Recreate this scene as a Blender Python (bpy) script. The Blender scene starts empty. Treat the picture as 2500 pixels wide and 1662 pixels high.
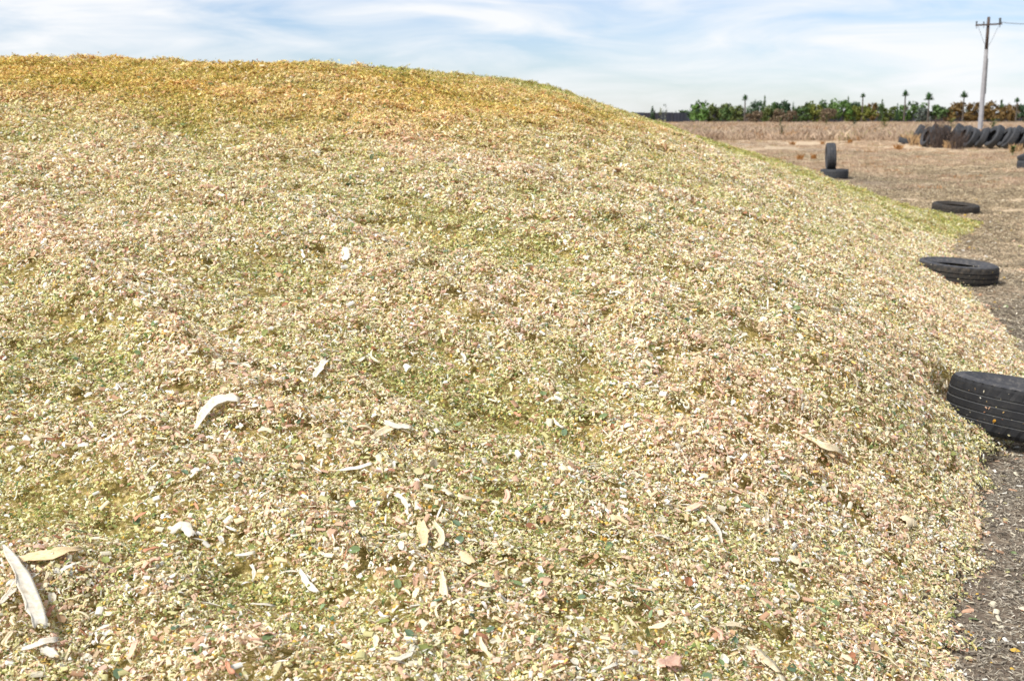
import bpy, bmesh, math, random
import numpy as np
from mathutils import Vector, Matrix, Euler

R = math.radians
rng = np.random.default_rng(7)
random.seed(7)
scene = bpy.context.scene
COL = scene.collection

# ------------------------------------------------------------------ camera
CAM_H = 1.35
FPX = 2780.0                      # focal length in photograph pixels (2500 wide)
PITCH = math.atan(546.0 / FPX)
cam_d = bpy.data.cameras.new("camera")
cam = bpy.data.objects.new("camera", cam_d)
COL.objects.link(cam)
cam.location = (0, 0, CAM_H)
cam.rotation_euler = (math.pi / 2 - PITCH, 0, 0)
cam_d.sensor_width = 36.0
cam_d.lens = 36.0 * FPX / 2500.0
cam_d.clip_start = 0.05
cam_d.clip_end = 6000
cam_d.dof.use_dof = True
cam_d.dof.focus_distance = 3.3
cam_d.dof.aperture_fstop = 7.0
scene.camera = cam
scene.cycles.max_bounces = 8
scene.cycles.diffuse_bounces = 6
scene.cycles.glossy_bounces = 2

# ------------------------------------------------------------------ light
SUN_EL, SUN_AZ = R(48), R(238)    # azimuth clockwise from +Y: behind and left of the camera
world = bpy.data.worlds.new("World")
scene.world = world
world.use_nodes = True
wn, wl = world.node_tree.nodes, world.node_tree.links
wn.clear()
w_out = wn.new("ShaderNodeOutputWorld")
w_bg = wn.new("ShaderNodeBackground")
w_sky = wn.new("ShaderNodeTexSky")
w_sky.sky_type = 'NISHITA'
w_sky.sun_disc = False
w_sky.sun_elevation = SUN_EL
w_sky.sun_rotation = SUN_AZ
w_sky.air_density = 1.0
w_sky.dust_density = 0.3
w_sky.ozone_density = 2.5
w_bg.inputs['Strength'].default_value = 0.058
# thin high cloud, projected on a flat layer overhead so it streaks towards the horizon
w_tc = wn.new("ShaderNodeTexCoord")
def wmath(op, a, b=None, clamp=False):
    n = wn.new("ShaderNodeMath"); n.operation = op; n.use_clamp = clamp
    for i, v in enumerate((a, b)):
        if v is None: continue
        if isinstance(v, (int, float)): n.inputs[i].default_value = v
        else: wl.new(v, n.inputs[i])
    return n.outputs[0]
w_map = wn.new("ShaderNodeMapping")
w_map.inputs['Rotation'].default_value = (0, R(4), 0)
w_map.inputs['Scale'].default_value = (1.0, 1.0, 5.5)
wl.new(w_tc.outputs['Generated'], w_map.inputs[0])
def wnoise(scale, detail, rough, dist):
    n = wn.new("ShaderNodeTexNoise")
    n.inputs['Scale'].default_value = scale
    n.inputs['Detail'].default_value = detail
    n.inputs['Roughness'].default_value = rough
    n.inputs['Distortion'].default_value = dist
    wl.new(w_map.outputs[0], n.inputs['Vector'])
    return n.outputs['Fac']
n1 = wnoise(6.5, 7, 0.55, 0.6)
n2 = wnoise(2.3, 3, 0.5, 0.3)
cl = wmath('ADD', wmath('MULTIPLY', n1, 0.65), wmath('MULTIPLY', n2, 0.35))
w_ramp = wn.new("ShaderNodeValToRGB")
w_ramp.color_ramp.elements[0].position = 0.38
w_ramp.color_ramp.elements[0].color = (0.10, 0.10, 0.10, 1)
w_ramp.color_ramp.elements[1].position = 0.60
w_ramp.color_ramp.elements[1].color = (0.97, 0.97, 0.97, 1)
wl.new(cl, w_ramp.inputs[0])
w_mix = wn.new("ShaderNodeMix"); w_mix.data_type = 'RGBA'
wl.new(w_ramp.outputs[0], w_mix.inputs['Factor'])
w_blue = wn.new("ShaderNodeMix"); w_blue.data_type = 'RGBA'; w_blue.blend_type = 'MULTIPLY'
w_blue.inputs['Factor'].default_value = 1.0
wl.new(w_sky.outputs[0], w_blue.inputs['A'])
w_blue.inputs['B'].default_value = (0.68, 0.74, 0.92, 1)       # seen through a veil of high cloud
wl.new(w_blue.outputs['Result'], w_mix.inputs['A'])
w_mix.inputs['B'].default_value = (6.3, 6.4, 6.55, 1)
wl.new(w_mix.outputs['Result'], w_bg.inputs['Color'])
wl.new(w_bg.outputs[0], w_out.inputs[0])

sun_d = bpy.data.lights.new("sun", 'SUN')
sun_d.energy = 2.4
sun_d.angle = R(16)
sun_d.color = (1.0, 0.97, 0.93)
sun = bpy.data.objects.new("sun", sun_d)
COL.objects.link(sun)
sv = Vector((math.sin(SUN_AZ) * math.cos(SUN_EL), math.cos(SUN_AZ) * math.cos(SUN_EL), math.sin(SUN_EL)))
sun.rotation_euler = sv.to_track_quat('Z', 'Y').to_euler()
sun.location = (0, 0, 30)

scene.view_settings.view_transform = 'Standard'
scene.view_settings.look = 'None'
scene.view_settings.gamma = 1.0
scene.view_settings.use_curve_mapping = False
scene.view_settings.exposure = 1.42

# ------------------------------------------------------------------ helpers
def ray(px, py):
    a, b = (px - 1250.0) / FPX, (831.0 - py) / FPX
    cp, sp = math.cos(PITCH), math.sin(PITCH)
    return np.array([a, cp + b * sp, -sp + b * cp])
def ground_at(px, py, z=0.0):
    d = ray(px, py); t = (z - CAM_H) / d[2]
    return np.array([d[0] * t, d[1] * t])
def at_depth(px, py, Y):
    d = ray(px, py); t = Y / d[1]
    return np.array([d[0] * t, Y, CAM_H + d[2] * t])

_perm = np.random.default_rng(3).permutation(512)
_perm = np.concatenate([_perm, _perm, _perm])
_ga = np.random.default_rng(4).uniform(0, 2 * np.pi, 512)
def perlin(x, y):
    x = np.asarray(x, float); y = np.asarray(y, float)
    xi = np.floor(x).astype(int); yi = np.floor(y).astype(int)
    xf, yf = x - xi, y - yi
    u = xf ** 3 * (xf * (xf * 6 - 15) + 10); v = yf ** 3 * (yf * (yf * 6 - 15) + 10)
    def g(ix, iy, dx, dy):
        h = _ga[_perm[(_perm[ix & 511] + iy) & 511]]
        return np.cos(h) * dx + np.sin(h) * dy
    a = g(xi, yi, xf, yf); b = g(xi + 1, yi, xf - 1, yf)
    c = g(xi, yi + 1, xf, yf - 1); d = g(xi + 1, yi + 1, xf - 1, yf - 1)
    return (a + u * (b - a)) * (1 - v) + (c + u * (d - c)) * v
def fbm(x, y, oct=4, gain=0.5):
    s, a, f = 0, 1.0, 1.0
    for k in range(oct):
        s = s + a * perlin(x * f + 17.3 * k, y * f - 9.1 * k); a *= gain; f *= 2.03
    return s
def sstep(a, b, x):
    t = np.clip((x - a) / (b - a), 0, 1); return t * t * (3 - 2 * t)
def lin(r, g, b, k=1.0):
    return tuple(k * (((c / 255.0) / 12.92) if c <= 10 else (((c / 255.0) + 0.055) / 1.055) ** 2.4) for c in (r, g, b))

def tag(o, label=None, cat=None, group=None, kind=None):
    if label: o['label'] = label
    if cat: o['category'] = cat
    if group: o['group'] = group
    if kind: o['kind'] = kind
    return o
def link(o, parent=None):
    COL.objects.link(o)
    if parent is not None: o.parent = parent
    return o
def empty(name, loc=(0, 0, 0), rot=(0, 0, 0)):
    o = bpy.data.objects.new(name, None); o.empty_display_size = 0.1
    o.location = loc; o.rotation_euler = rot
    return link(o)
def mesh_from(name, verts, faces, mats, smooth=False, face_mat=None):
    me = bpy.data.meshes.new(name)
    me.from_pydata([tuple(v) for v in verts], [], [tuple(f) for f in faces])
    for m in (mats if isinstance(mats, (list, tuple)) else [mats]): me.materials.append(m)
    if face_mat is not None: me.polygons.foreach_set('material_index', face_mat)
    if smooth: me.polygons.foreach_set('use_smooth', [True] * len(me.polygons))
    me.update()
    return me
def mobj(name, me, parent=None):
    return link(bpy.data.objects.new(name, me), parent)

# ------------------------------------------------------------------ materials
def new_mat(name, rough=0.8, spec=0.3):
    m = bpy.data.materials.new(name); m.use_nodes = True
    nt = m.node_tree; b = nt.nodes['Principled BSDF']
    b.inputs['Roughness'].default_value = rough
    b.inputs['Specular IOR Level'].default_value = spec
    return m, nt, b
def noise_node(nt, scale, detail=4, rough=0.55, coord='Object', vscale=None):
    tc = nt.nodes.new("ShaderNodeTexCoord")
    n = nt.nodes.new("ShaderNodeTexNoise")
    n.inputs['Scale'].default_value = scale
    n.inputs['Detail'].default_value = detail
    n.inputs['Roughness'].default_value = rough
    if vscale:
        mp = nt.nodes.new("ShaderNodeMapping"); mp.inputs['Scale'].default_value = vscale
        nt.links.new(tc.outputs[coord], mp.inputs[0]); nt.links.new(mp.outputs[0], n.inputs['Vector'])
    else:
        nt.links.new(tc.outputs[coord], n.inputs['Vector'])
    return n
def ramp(nt, src, stops):
    r = nt.nodes.new("ShaderNodeValToRGB"); e = r.color_ramp.elements
    while len(e) < len(stops): e.new(0.5)
    for el, (p, c) in zip(e, stops):
        el.position = p; el.color = (*c[:3], 1)
    nt.links.new(src, r.inputs[0]); return r
def mix(nt, fac, a, b, blend='MIX'):
    n = nt.nodes.new("ShaderNodeMix"); n.data_type = 'RGBA'; n.blend_type = blend
    for s, v in (('Factor', fac), ('A', a), ('B', b)):
        if isinstance(v, (int, float)): n.inputs[s].default_value = v
        elif isinstance(v, tuple): n.inputs[s].default_value = (*v[:3], 1)
        else: nt.links.new(v, n.inputs[s])
    return n.outputs['Result']
def attr(nt, name, kind='GEOMETRY'):
    n = nt.nodes.new("ShaderNodeAttribute"); n.attribute_name = name; n.attribute_type = kind; return n
def bump(nt, b, src, strength, dist):
    n = nt.nodes.new("ShaderNodeBump"); n.inputs['Strength'].default_value = strength
    n.inputs['Distance'].default_value = dist
    nt.links.new(src, n.inputs['Height']); nt.links.new(n.outputs[0], b.inputs['Normal'])
def noisy_mat(name, c1, c2, scale, rough=0.8, spec=0.3, bmp=0.0, dist=0.01, coord='Object', vscale=None, detail=4):
    m, nt, b = new_mat(name, rough, spec)
    n = noise_node(nt, scale, detail, 0.6, coord, vscale)
    r = ramp(nt, n.outputs['Fac'], [(0.3, c1), (0.7, c2)])
    nt.links.new(r.outputs[0], b.inputs['Base Color'])
    if bmp: bump(nt, b, n.outputs['Fac'], bmp, dist)
    return m

# chips: colour of each chip from its mesh, tint of each clump from its scatter point
def thin(nt, b, col, fac):
    """thin plant matter lets some light through"""
    tr = nt.nodes.new("ShaderNodeBsdfTranslucent"); mx = nt.nodes.new("ShaderNodeMixShader"); mx.inputs[0].default_value = fac
    nt.links.new(col, tr.inputs['Color']); nt.links.new(b.outputs[0], mx.inputs[1]); nt.links.new(tr.outputs[0], mx.inputs[2])
    nt.links.new(mx.outputs[0], nt.nodes['Material Output'].inputs['Surface'])
def chip_mat(name):
    m, nt, b = new_mat(name, 0.75, 0.25)
    c = attr(nt, 'col'); t = attr(nt, 'tint', 'INSTANCER')
    mul = mix(nt, 1.0, c.outputs['Color'], t.outputs['Color'], 'MULTIPLY')
    nt.links.new(mul, b.inputs['Base Color'])
    thin(nt, b, mul, 0.28)
    return m
M_CHIP = chip_mat("chopped_maize")
M_SINGLE, nt, b = new_mat("maize_flake", 0.72, 0.25)
t = attr(nt, 'tint', 'INSTANCER')
gn = noise_node(nt, 60, 3, 0.6, 'Object', (0.25, 2.5, 1))
g = ramp(nt, gn.outputs['Fac'], [(0.3, (0.72, 0.68, 0.6)), (0.7, (1, 1, 1))])
_c = mix(nt, 1.0, t.outputs['Color'], g.outputs[0], 'MULTIPLY')
nt.links.new(_c, b.inputs['Base Color']); thin(nt, b, _c, 0.22)

def husk_mat(name, c1, c2, sc=90):
    m, nt, b = new_mat(name, 0.6, 0.3)
    n = noise_node(nt, sc, 4, 0.6, 'Generated', (0.35, 2.5, 1))
    r = ramp(nt, n.outputs['Fac'], [(0.3, c1), (0.68, c2)])
    n2 = noise_node(nt, 9, 3, 0.6, 'Generated')
    r2 = ramp(nt, n2.outputs['Fac'], [(0.30, (0.88, 0.82, 0.73)), (0.5, (1, 1, 1))])
    nt.links.new(mix(nt, 1.0, r.outputs[0], r2.outputs[0], 'MULTIPLY'), b.inputs['Base Color'])
    bump(nt, b, n.outputs['Fac'], 0.3, 0.001)
    return m
M_WHITE = husk_mat("white_husk", lin(184, 175, 156), lin(214, 207, 191), 12)
M_CREAM = husk_mat("cream_husk", lin(200, 180, 142), lin(226, 212, 180), 14)
M_TAN = husk_mat("tan_husk", lin(192, 164, 120), lin(226, 204, 164), 16)
M_PINK = husk_mat("pink_husk", lin(196, 150, 126), lin(224, 186, 162), 16)
M_RUST = husk_mat("rust_husk", lin(172, 116, 88), lin(204, 150, 118), 16)
M_GREEN = husk_mat("green_leaf", lin(112, 138, 98), lin(146, 164, 116), 14)
HUSKS = [M_WHITE, M_CREAM, M_TAN, M_PINK, M_RUST, M_GREEN]

# ------------------------------------------------------------------ heap shape
TOE_PX = [(2376, 1662), (2352, 1560), (2358, 1480), (2395, 1400), (2385, 1280), (2398, 1190), (2450, 1100),
          (2520, 1010), (2530, 930), (2485, 860), (2420, 775), (2345, 705), (2310, 640), (2330, 585), (2395, 545)]
toe = [ground_at(*p) for p in TOE_PX]
CREST_PX = [(-500, 135, 12.5), (-250, 138, 12.5), (0, 141, 12.5), (150, 144, 13), (400, 157, 14), (700, 156, 14.5), (1000, 162, 16),
            (1130, 178, 17), (1240, 191, 18), (1311, 213, 18.7), (1390, 234, 19.5), (1504, 263, 20.5), (1585, 281, 21), (1670, 310, 21.3), (1715, 338, 21), (1797, 367, 20.5),
            (1881, 395, 19.8), (1924, 406, 19.4), (2000, 423, 18.8), (2093, 452, 17.6), (2161, 475, 16.8), (2276, 519, 15.3)]
CREST = np.array([at_depth(a_, b_ + np.interp(a_, [0, 400, 700, 1200, 1500, 1800, 2000, 2300], [22, 32, 26, 15, 26, 30, 16, 8]), c_) for a_, b_, c_ in CREST_PX])
back = []
for c, (px, _, _) in list(zip(CREST, CREST_PX))[::-1]:
    d = c[:2] / np.linalg.norm(c[:2])
    back.append(c[:2] + d * (0.5 + c[2] / 0.40 + (1.2 if px < 1300 else 0)))
TOE = np.array([[-6, -3.2], [-3, -2.2], [-1, -1.0], [0.25, 0.4], [0.75, 1.5]] + [list(p) for p in toe] + [list(p) for p in back])
ctrl = [(x, y, 0.0) for x, y in TOE] + [tuple(c) for c in CREST]
for c, (px, _, _) in zip(CREST, CREST_PX):
    d = c[:2] / np.linalg.norm(c[:2])
    if px < 1900:
        q = 1.6; slope = np.interp(px, [0, 900, 1300, 1600, 1900], [.03, .04, .16, .30, .36])
        ctrl.append((*(c[:2] + d * q), c[2] - slope * q))
ctrl += [(-0.95, 2.05, .31), (0, 2.1, .27), (0.6, 2.25, .16), (-2.2, 2.0, .36), (-4, 2, .42), (-7, 2, .45), (-2, 0, .22), (-5, 0, .25), (0, 1, .12),
         (-9, 0, .3), (0.0, 4.0, .66), (0.0, 6.5, 1.06), (0, 9, 1.36), (-0.2, 12.5, 1.66), (-1.6, 4, .74), (-2.5, 6.5, 1.2), (-3.3, 9, 1.62),
         (-5, 5, 1.0), (-6, 8, 1.5), (-9, 6, 1.2), (-10, 11, 1.9), (-13, 8, 1.5), (-13, 14, 2.0), (-13, 20, 1.9),
         (1.3, 4.2, .42), (1.6, 6.5, .64), (1.9, 9, .80), (2.6, 12, .74), (3.0, 15, .76), (1.6, 15, 1.25), (3.9, 16.5, .56), (2.9, 18.0, .98), (4.4, 15, .36)]
# two thirds of the way down the far flank
CT = np.array(ctrl)
def _U(r2): return np.where(r2 > 1e-12, 0.5 * r2 * np.log(np.maximum(r2, 1e-12)), 0)
n_ = len(CT)
K = _U((CT[:, None, 0] - CT[None, :, 0]) ** 2 + (CT[:, None, 1] - CT[None, :, 1]) ** 2) + 0.004 * np.eye(n_)
P = np.c_[np.ones(n_), CT[:, :2]]
A = np.block([[K, P], [P.T, np.zeros((3, 3))]])
SOL = np.linalg.solve(A, np.r_[CT[:, 2], np.zeros(3)])
def tps(x, y):
    x = np.asarray(x, float); y = np.asarray(y, float); sh = x.shape
    x = x.ravel(); y = y.ravel(); out = np.empty_like(x)
    for i in range(0, len(x), 40000):
        xs, ys = x[i:i + 40000], y[i:i + 40000]
        out[i:i + 40000] = _U((xs[:, None] - CT[:, 0]) ** 2 + (ys[:, None] - CT[:, 1]) ** 2) @ SOL[:n_] + SOL[n_] + SOL[n_ + 1] * xs + SOL[n_ + 2] * ys
    return out.reshape(sh)
# a coarse table of the smooth shape, read bilinearly
GX = np.arange(-15, 9.01, 0.1); GY = np.arange(-3.5, 30.01, 0.1)
_gx, _gy = np.meshgrid(GX, GY)
TAB = tps(_gx, _gy)
def _poly_sd(px, py, poly):
    """signed distance to the toe polygon, positive inside"""
    inside = np.zeros(px.shape, bool); best = np.full(px.shape, 1e9)
    n = len(poly)
    for i in range(n):
        x1, y1 = poly[i]; x2, y2 = poly[(i + 1) % n]
        c = ((y1 > py) != (y2 > py)) & (px < (x2 - x1) * (py - y1) / (y2 - y1 + 1e-12) + x1)
        inside ^= c
        dx, dy = x2 - x1, y2 - y1
        t = np.clip(((px - x1) * dx + (py - y1) * dy) / (dx * dx + dy * dy), 0, 1)
        best = np.minimum(best, np.hypot(px - x1 - t * dx, py - y1 - t * dy))
    return np.where(inside, best, -best)
POLY = np.vstack([TOE, [[-16, 24], [-16, -4]]])
SDT = _poly_sd(_gx, _gy, POLY)
TAB = np.where(SDT > 0, np.maximum(TAB, 0.22 * np.minimum(SDT, 0.35)), np.minimum(TAB, 0)) 
TAB = np.where(SDT < 0, 0.35 * SDT, TAB)
def lookup(T, x, y):
    fx = np.clip((np.asarray(x, float) + 15) / 0.1, 0, len(GX) - 1.001); fy = np.clip((np.asarray(y, float) + 3.5) / 0.1, 0, len(GY) - 1.001)
    ix = fx.astype(int); iy = fy.astype(int); u = fx - ix; v = fy - iy
    return (T[iy, ix] * (1 - u) + T[iy, ix + 1] * u) * (1 - v) + (T[iy + 1, ix] * (1 - u) + T[iy + 1, ix + 1] * u) * v
def lumps(x, y):
    """loose slumps of the tipped material: broad swells, low ledges and small clods"""
    u, v = 0.84 * x - 0.54 * y, 0.54 * x + 0.84 * y
    a = 0.085 * fbm(u * 0.45, v * 1.0, 2)
    wob = 0.25 * perlin(x * 1.1 + 8, y * 1.1)
    b = 0.150 * (0.22 - np.abs(perlin(u * 0.85 + 5, v * 1.9 + 3 + wob)))          # slumped billows with creases between
    c = 0.075 * (0.22 - np.abs(perlin(u * 1.5 + 31, v * 4.0 + wob))) + 0.026 * perlin(x * 5.2, y * 6.0) + 0.014 * perlin(x * 10.7, y * 11.1 + 7)
    return a + b + c
def heap_z(x, y):
    x = np.asarray(x, float); y = np.asarray(y, float)
    sd = lookup(SDT, x, y)
    return lookup(TAB, x, y) + lumps(x, y) * sstep(-0.15, 0.9, sd) + 0.03 * perlin(x * 2.6, y * 2.6) * sstep(-.6, -.05, -np.abs(sd))
_heap_free = heap_z
def _gc(px, py, Rr):
    p = ground_at(px, py); return p + p / np.linalg.norm(p) * Rr
DENTS = [(*_gc(2496, 1112, .325), .36, .035, .16), (*_gc(2336, 706, .325), .36, .0, .03)]     # x, y, radius, level, slope down to the right
def heap_z(x, y):
    z = _heap_free(x, y)
    for cx, cy, rr, lv, sl in DENTS:
        q = np.hypot(np.asarray(x) - cx, np.asarray(y) - cy)
        z = z - sstep(rr + .07, rr - .03, q) * np.maximum(0, z - (lv - sl * (np.asarray(x) - cx)))
    return z
def heap_n(x, y, e=0.03):
    dx = (heap_z(x + e, y) - heap_z(x - e, y)) / (2 * e); dy = (heap_z(x, y + e) - heap_z(x, y - e)) / (2 * e)
    n = np.stack([-dx, -dy, np.ones_like(dx)], -1)
    return n / np.linalg.norm(n, axis=-1, keepdims=True)
def heap_hit(px, py):
    d = ray(px, py); t = np.arange(1.2, 30, 0.01)
    x, y, z = d[0] * t, d[1] * t, CAM_H + d[2] * t
    k = np.nonzero(heap_z(x, y) > z)[0]
    i = k[0] if len(k) else -1
    return np.array([x[i], y[i], float(heap_z(x[i:i + 1] if i >= 0 else x[-1:], y[i:i + 1] if i >= 0 else y[-1:])[0])])

# ------------------------------------------------------------------ ground
def ground_z(x, y):
    x = np.asarray(x, float); y = np.asarray(y, float)
    near = sstep(60, 20, np.hypot(x, y))
    rut = 0.018 * np.sin((0.35 * x - y) * 5.5 + 2.5 * perlin(x * 0.7, y * 0.7)) * sstep(5.0, 6.0, y) * sstep(11, 8.5, y)
    hollow = -0.10 * np.exp(-(((x - 8.9) / 2.6) ** 2 + ((y - 36) / 5) ** 2))
    return near * (0.02 * fbm(x * 0.6, y * 0.6, 3) + 0.010 * perlin(x * 5, y * 5) + 0.006 * perlin(x * 13, y * 13) + rut) + hollow - 0.012
def axis(lo, hi, dlo, dhi, step, grow=1.25):
    a = list(np.arange(dlo, dhi + 1e-6, step)); s = step
    while a[-1] < hi: s *= grow; a.append(min(a[-1] + s, hi))
    s = step; pre = []
    c = dlo
    while c > lo: s *= grow; c = max(c - s, lo); pre.append(c)
    return np.array(pre[::-1] + a)
gxs = axis(-3000, 3000, 0.5, 7.5, 0.05, 1.06); gys = axis(-60, 5200, 1.6, 18, 0.06, 1.045)
X, Y = np.meshgrid(gxs, gys)
Z = ground_z(X, Y)
def grid_mesh(name, X, Y, Z, mat):
    nr, nc = X.shape
    V = np.stack([X, Y, Z], -1).reshape(-1, 3)
    i = np.arange(nr * nc).reshape(nr, nc)
    F = np.stack([i[:-1, :-1], i[:-1, 1:], i[1:, 1:], i[1:, :-1]], -1).reshape(-1, 4)
    return raw_mesh(name, V, F, mat)
def raw_mesh(name, V, F, mat, smooth=True):
    me = bpy.data.meshes.new(name)
    k = F.shape[1]
    me.vertices.add(len(V)); me.vertices.foreach_set('co', np.ascontiguousarray(V, dtype=np.float32).ravel())
    me.loops.add(F.size); me.loops.foreach_set('vertex_index', np.ascontiguousarray(F, dtype=np.int32).ravel())
    me.polygons.add(len(F)); me.polygons.foreach_set('loop_start', np.arange(0, F.size, k, dtype=np.int32))
    if smooth: me.polygons.foreach_set('use_smooth', np.ones(len(F), bool))
    me.materials.append(mat); me.update(calc_edges=True)
    return me
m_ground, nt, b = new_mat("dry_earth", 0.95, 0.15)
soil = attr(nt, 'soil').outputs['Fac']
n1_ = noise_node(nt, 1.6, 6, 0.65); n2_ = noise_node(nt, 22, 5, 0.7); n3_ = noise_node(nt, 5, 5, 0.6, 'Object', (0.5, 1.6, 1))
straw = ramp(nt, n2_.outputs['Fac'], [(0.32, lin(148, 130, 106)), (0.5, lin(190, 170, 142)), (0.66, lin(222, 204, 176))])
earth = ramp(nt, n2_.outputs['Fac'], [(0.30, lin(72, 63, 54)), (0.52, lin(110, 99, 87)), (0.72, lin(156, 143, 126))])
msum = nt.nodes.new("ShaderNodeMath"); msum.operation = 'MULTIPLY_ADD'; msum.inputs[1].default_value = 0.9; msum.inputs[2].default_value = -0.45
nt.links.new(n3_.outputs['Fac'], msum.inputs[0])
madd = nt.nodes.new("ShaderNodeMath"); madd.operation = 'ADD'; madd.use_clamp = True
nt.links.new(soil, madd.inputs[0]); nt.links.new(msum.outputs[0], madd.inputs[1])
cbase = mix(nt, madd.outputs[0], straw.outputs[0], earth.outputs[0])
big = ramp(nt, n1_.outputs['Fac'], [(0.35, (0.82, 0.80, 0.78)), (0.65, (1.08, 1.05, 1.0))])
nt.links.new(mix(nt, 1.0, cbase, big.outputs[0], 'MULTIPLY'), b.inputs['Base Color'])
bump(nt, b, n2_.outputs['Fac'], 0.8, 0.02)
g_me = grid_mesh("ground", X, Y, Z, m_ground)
# how bare the earth is: trampled and dark by the heap's foot, straw-covered further off
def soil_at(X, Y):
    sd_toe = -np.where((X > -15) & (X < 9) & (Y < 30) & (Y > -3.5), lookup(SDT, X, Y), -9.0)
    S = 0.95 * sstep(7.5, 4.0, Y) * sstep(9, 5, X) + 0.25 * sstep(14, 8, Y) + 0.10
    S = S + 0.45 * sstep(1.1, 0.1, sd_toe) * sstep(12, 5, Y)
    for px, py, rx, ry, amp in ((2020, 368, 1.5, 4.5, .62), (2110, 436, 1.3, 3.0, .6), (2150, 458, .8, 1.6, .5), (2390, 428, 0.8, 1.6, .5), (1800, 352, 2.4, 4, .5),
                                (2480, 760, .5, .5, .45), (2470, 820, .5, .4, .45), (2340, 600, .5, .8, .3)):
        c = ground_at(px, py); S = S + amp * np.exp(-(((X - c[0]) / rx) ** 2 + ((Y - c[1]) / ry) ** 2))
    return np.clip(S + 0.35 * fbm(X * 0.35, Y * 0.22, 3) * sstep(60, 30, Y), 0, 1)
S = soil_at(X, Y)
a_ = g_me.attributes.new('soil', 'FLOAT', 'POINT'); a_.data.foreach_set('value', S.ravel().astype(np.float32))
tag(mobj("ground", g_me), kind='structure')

# ------------------------------------------------------------------ heap body
m_body, nt, b = new_mat("silage_underlayer", 0.95, 0.1)
na = noise_node(nt, 70, 4, 0.7); nb = noise_node(nt, 2.2, 3, 0.6)
ca = ramp(nt, na.outputs['Fac'], [(0.30, lin(92, 84, 44)), (0.48, lin(150, 134, 76)), (0.62, lin(196, 176, 122)), (0.75, lin(214, 196, 150))])
nt.links.new(ca.outputs[0], b.inputs['Base Color'])
bump(nt, b, na.outputs['Fac'], 1.0, 0.01)
hx = axis(-14.9, 7.4, -3.2, 4.5, 0.045, 1.05); hy = axis(-3.4, 29.4, 1.2, 7.0, 0.045, 1.02)
HX, HY = np.meshgrid(hx, hy)
HZ = heap_z(HX, HY) - 0.050 - .05 * sstep(.30, 0, lookup(SDT, HX, HY))
heap = mobj("silage_heap", grid_mesh("silage_heap", HX, HY, HZ, m_body))
tag(heap, "huge pale green and straw coloured heap of chopped maize silage", "silage heap")

# ------------------------------------------------------------------ chips
PAL = [((243, 234, 196), .22), ((228, 221, 158), .24), ((216, 190, 144), .13), ((224, 188, 160), .11), ((186, 130, 96), .035), ((249, 246, 236), .085),
       ((172, 172, 98), .09), ((122, 142, 80), .045), ((98, 128, 98), .012), ((232, 196, 98), .045), ((150, 112, 74), .02)]
PAL_GREEN = [((234, 227, 176), .17), ((214, 210, 132), .28), ((202, 180, 124), .13), ((212, 176, 144), .05), ((176, 126, 84), .03), ((247, 243, 228), .05),
             ((164, 166, 84), .17), ((118, 138, 66), .08), ((94, 122, 86), .015), ((230, 192, 92), .05), ((140, 110, 66), .025)]
PAL_PINK = [((244, 233, 204), .29), ((226, 217, 164), .16), ((218, 190, 152), .16), ((226, 188, 166), .17), ((190, 134, 106), .05), ((250, 247, 240), .10),
            ((168, 166, 104), .05), ((122, 140, 88), .02), ((98, 126, 100), .006), ((230, 194, 108), .03), ((152, 116, 84), .02)]
def pick(pal, r):
    w = np.array([p[1] for p in pal]); i = r.choice(len(pal), p=w / w.sum())
    c = np.array(lin(*pal[i][0], 0.96)) * r.uniform(0.88, 1.08)
    c = c + (c.mean() * np.array([1.0, 1.02, .98]) - c) * 0.09
    return np.clip(c * 1.03, 0.01, 0.9)
def chip_geo(r, L, W, T, kind):
    """one small chip: (verts, faces) around its own origin"""
    if kind == 0:      # chopped block
        j = lambda: r.uniform(0.75, 1.1)
        v = [(-L * j(), -W * j(), -T), (L * j(), -W * j(), -T), (L * j(), W * j(), -T), (-L * j(), W * j(), -T),
             (-L * j(), -W * j(), T), (L * j(), -W * j(), T), (L * j(), W * j(), T), (-L * j(), W * j(), T)]
        f = [(4, 5, 6, 7), (0, 1, 5, 4), (1, 2, 6, 5), (2, 3, 7, 6), (3, 0, 4, 7)]
    elif kind == 1:    # curled flake
        k = r.uniform(0.3, 0.9)
        v = [(-L, -W * .7, -k * L * .5), (-L * r.uniform(.7, 1.1), W, -k * L * .4), (0, -W, k * L * .3), (0, W * r.uniform(.6, 1), k * L * .3), (L, -W * .6, -k * L * .4), (L * r.uniform(.8, 1.3), W * .5, -k * L * .5)]
        f = [(0, 2, 3, 1), (2, 4, 5, 3)]
    elif kind == 2:    # splinter
        v = [(-L * 1.6, 0, 0), (0, -W * .35, T), (L * 1.6, 0, 0), (0, W * .35, T * .6), (0, 0, -T)]
        f = [(0, 1, 2, 3), (0, 4, 2, 1)]
    else:              # rounded kernel
        v = [(0, 0, T * 1.4)] + [(math.cos(a) * L * .8, math.sin(a) * W, 0) for a in np.linspace(0, 2 * np.pi, 6)[:-1]] + [(0, 0, -T)]
        f = [(0, 1 + i, 1 + (i + 1) % 5) for i in range(5)] + [(6, 1 + (i + 1) % 5, 1 + i) for i in range(5)]
    return np.array(v, float), f
def rotm(r, tilt):
    return np.array(Euler((r.normal(0, tilt), r.normal(0, tilt), r.uniform(0, 6.283)), 'XYZ').to_matrix())
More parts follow.
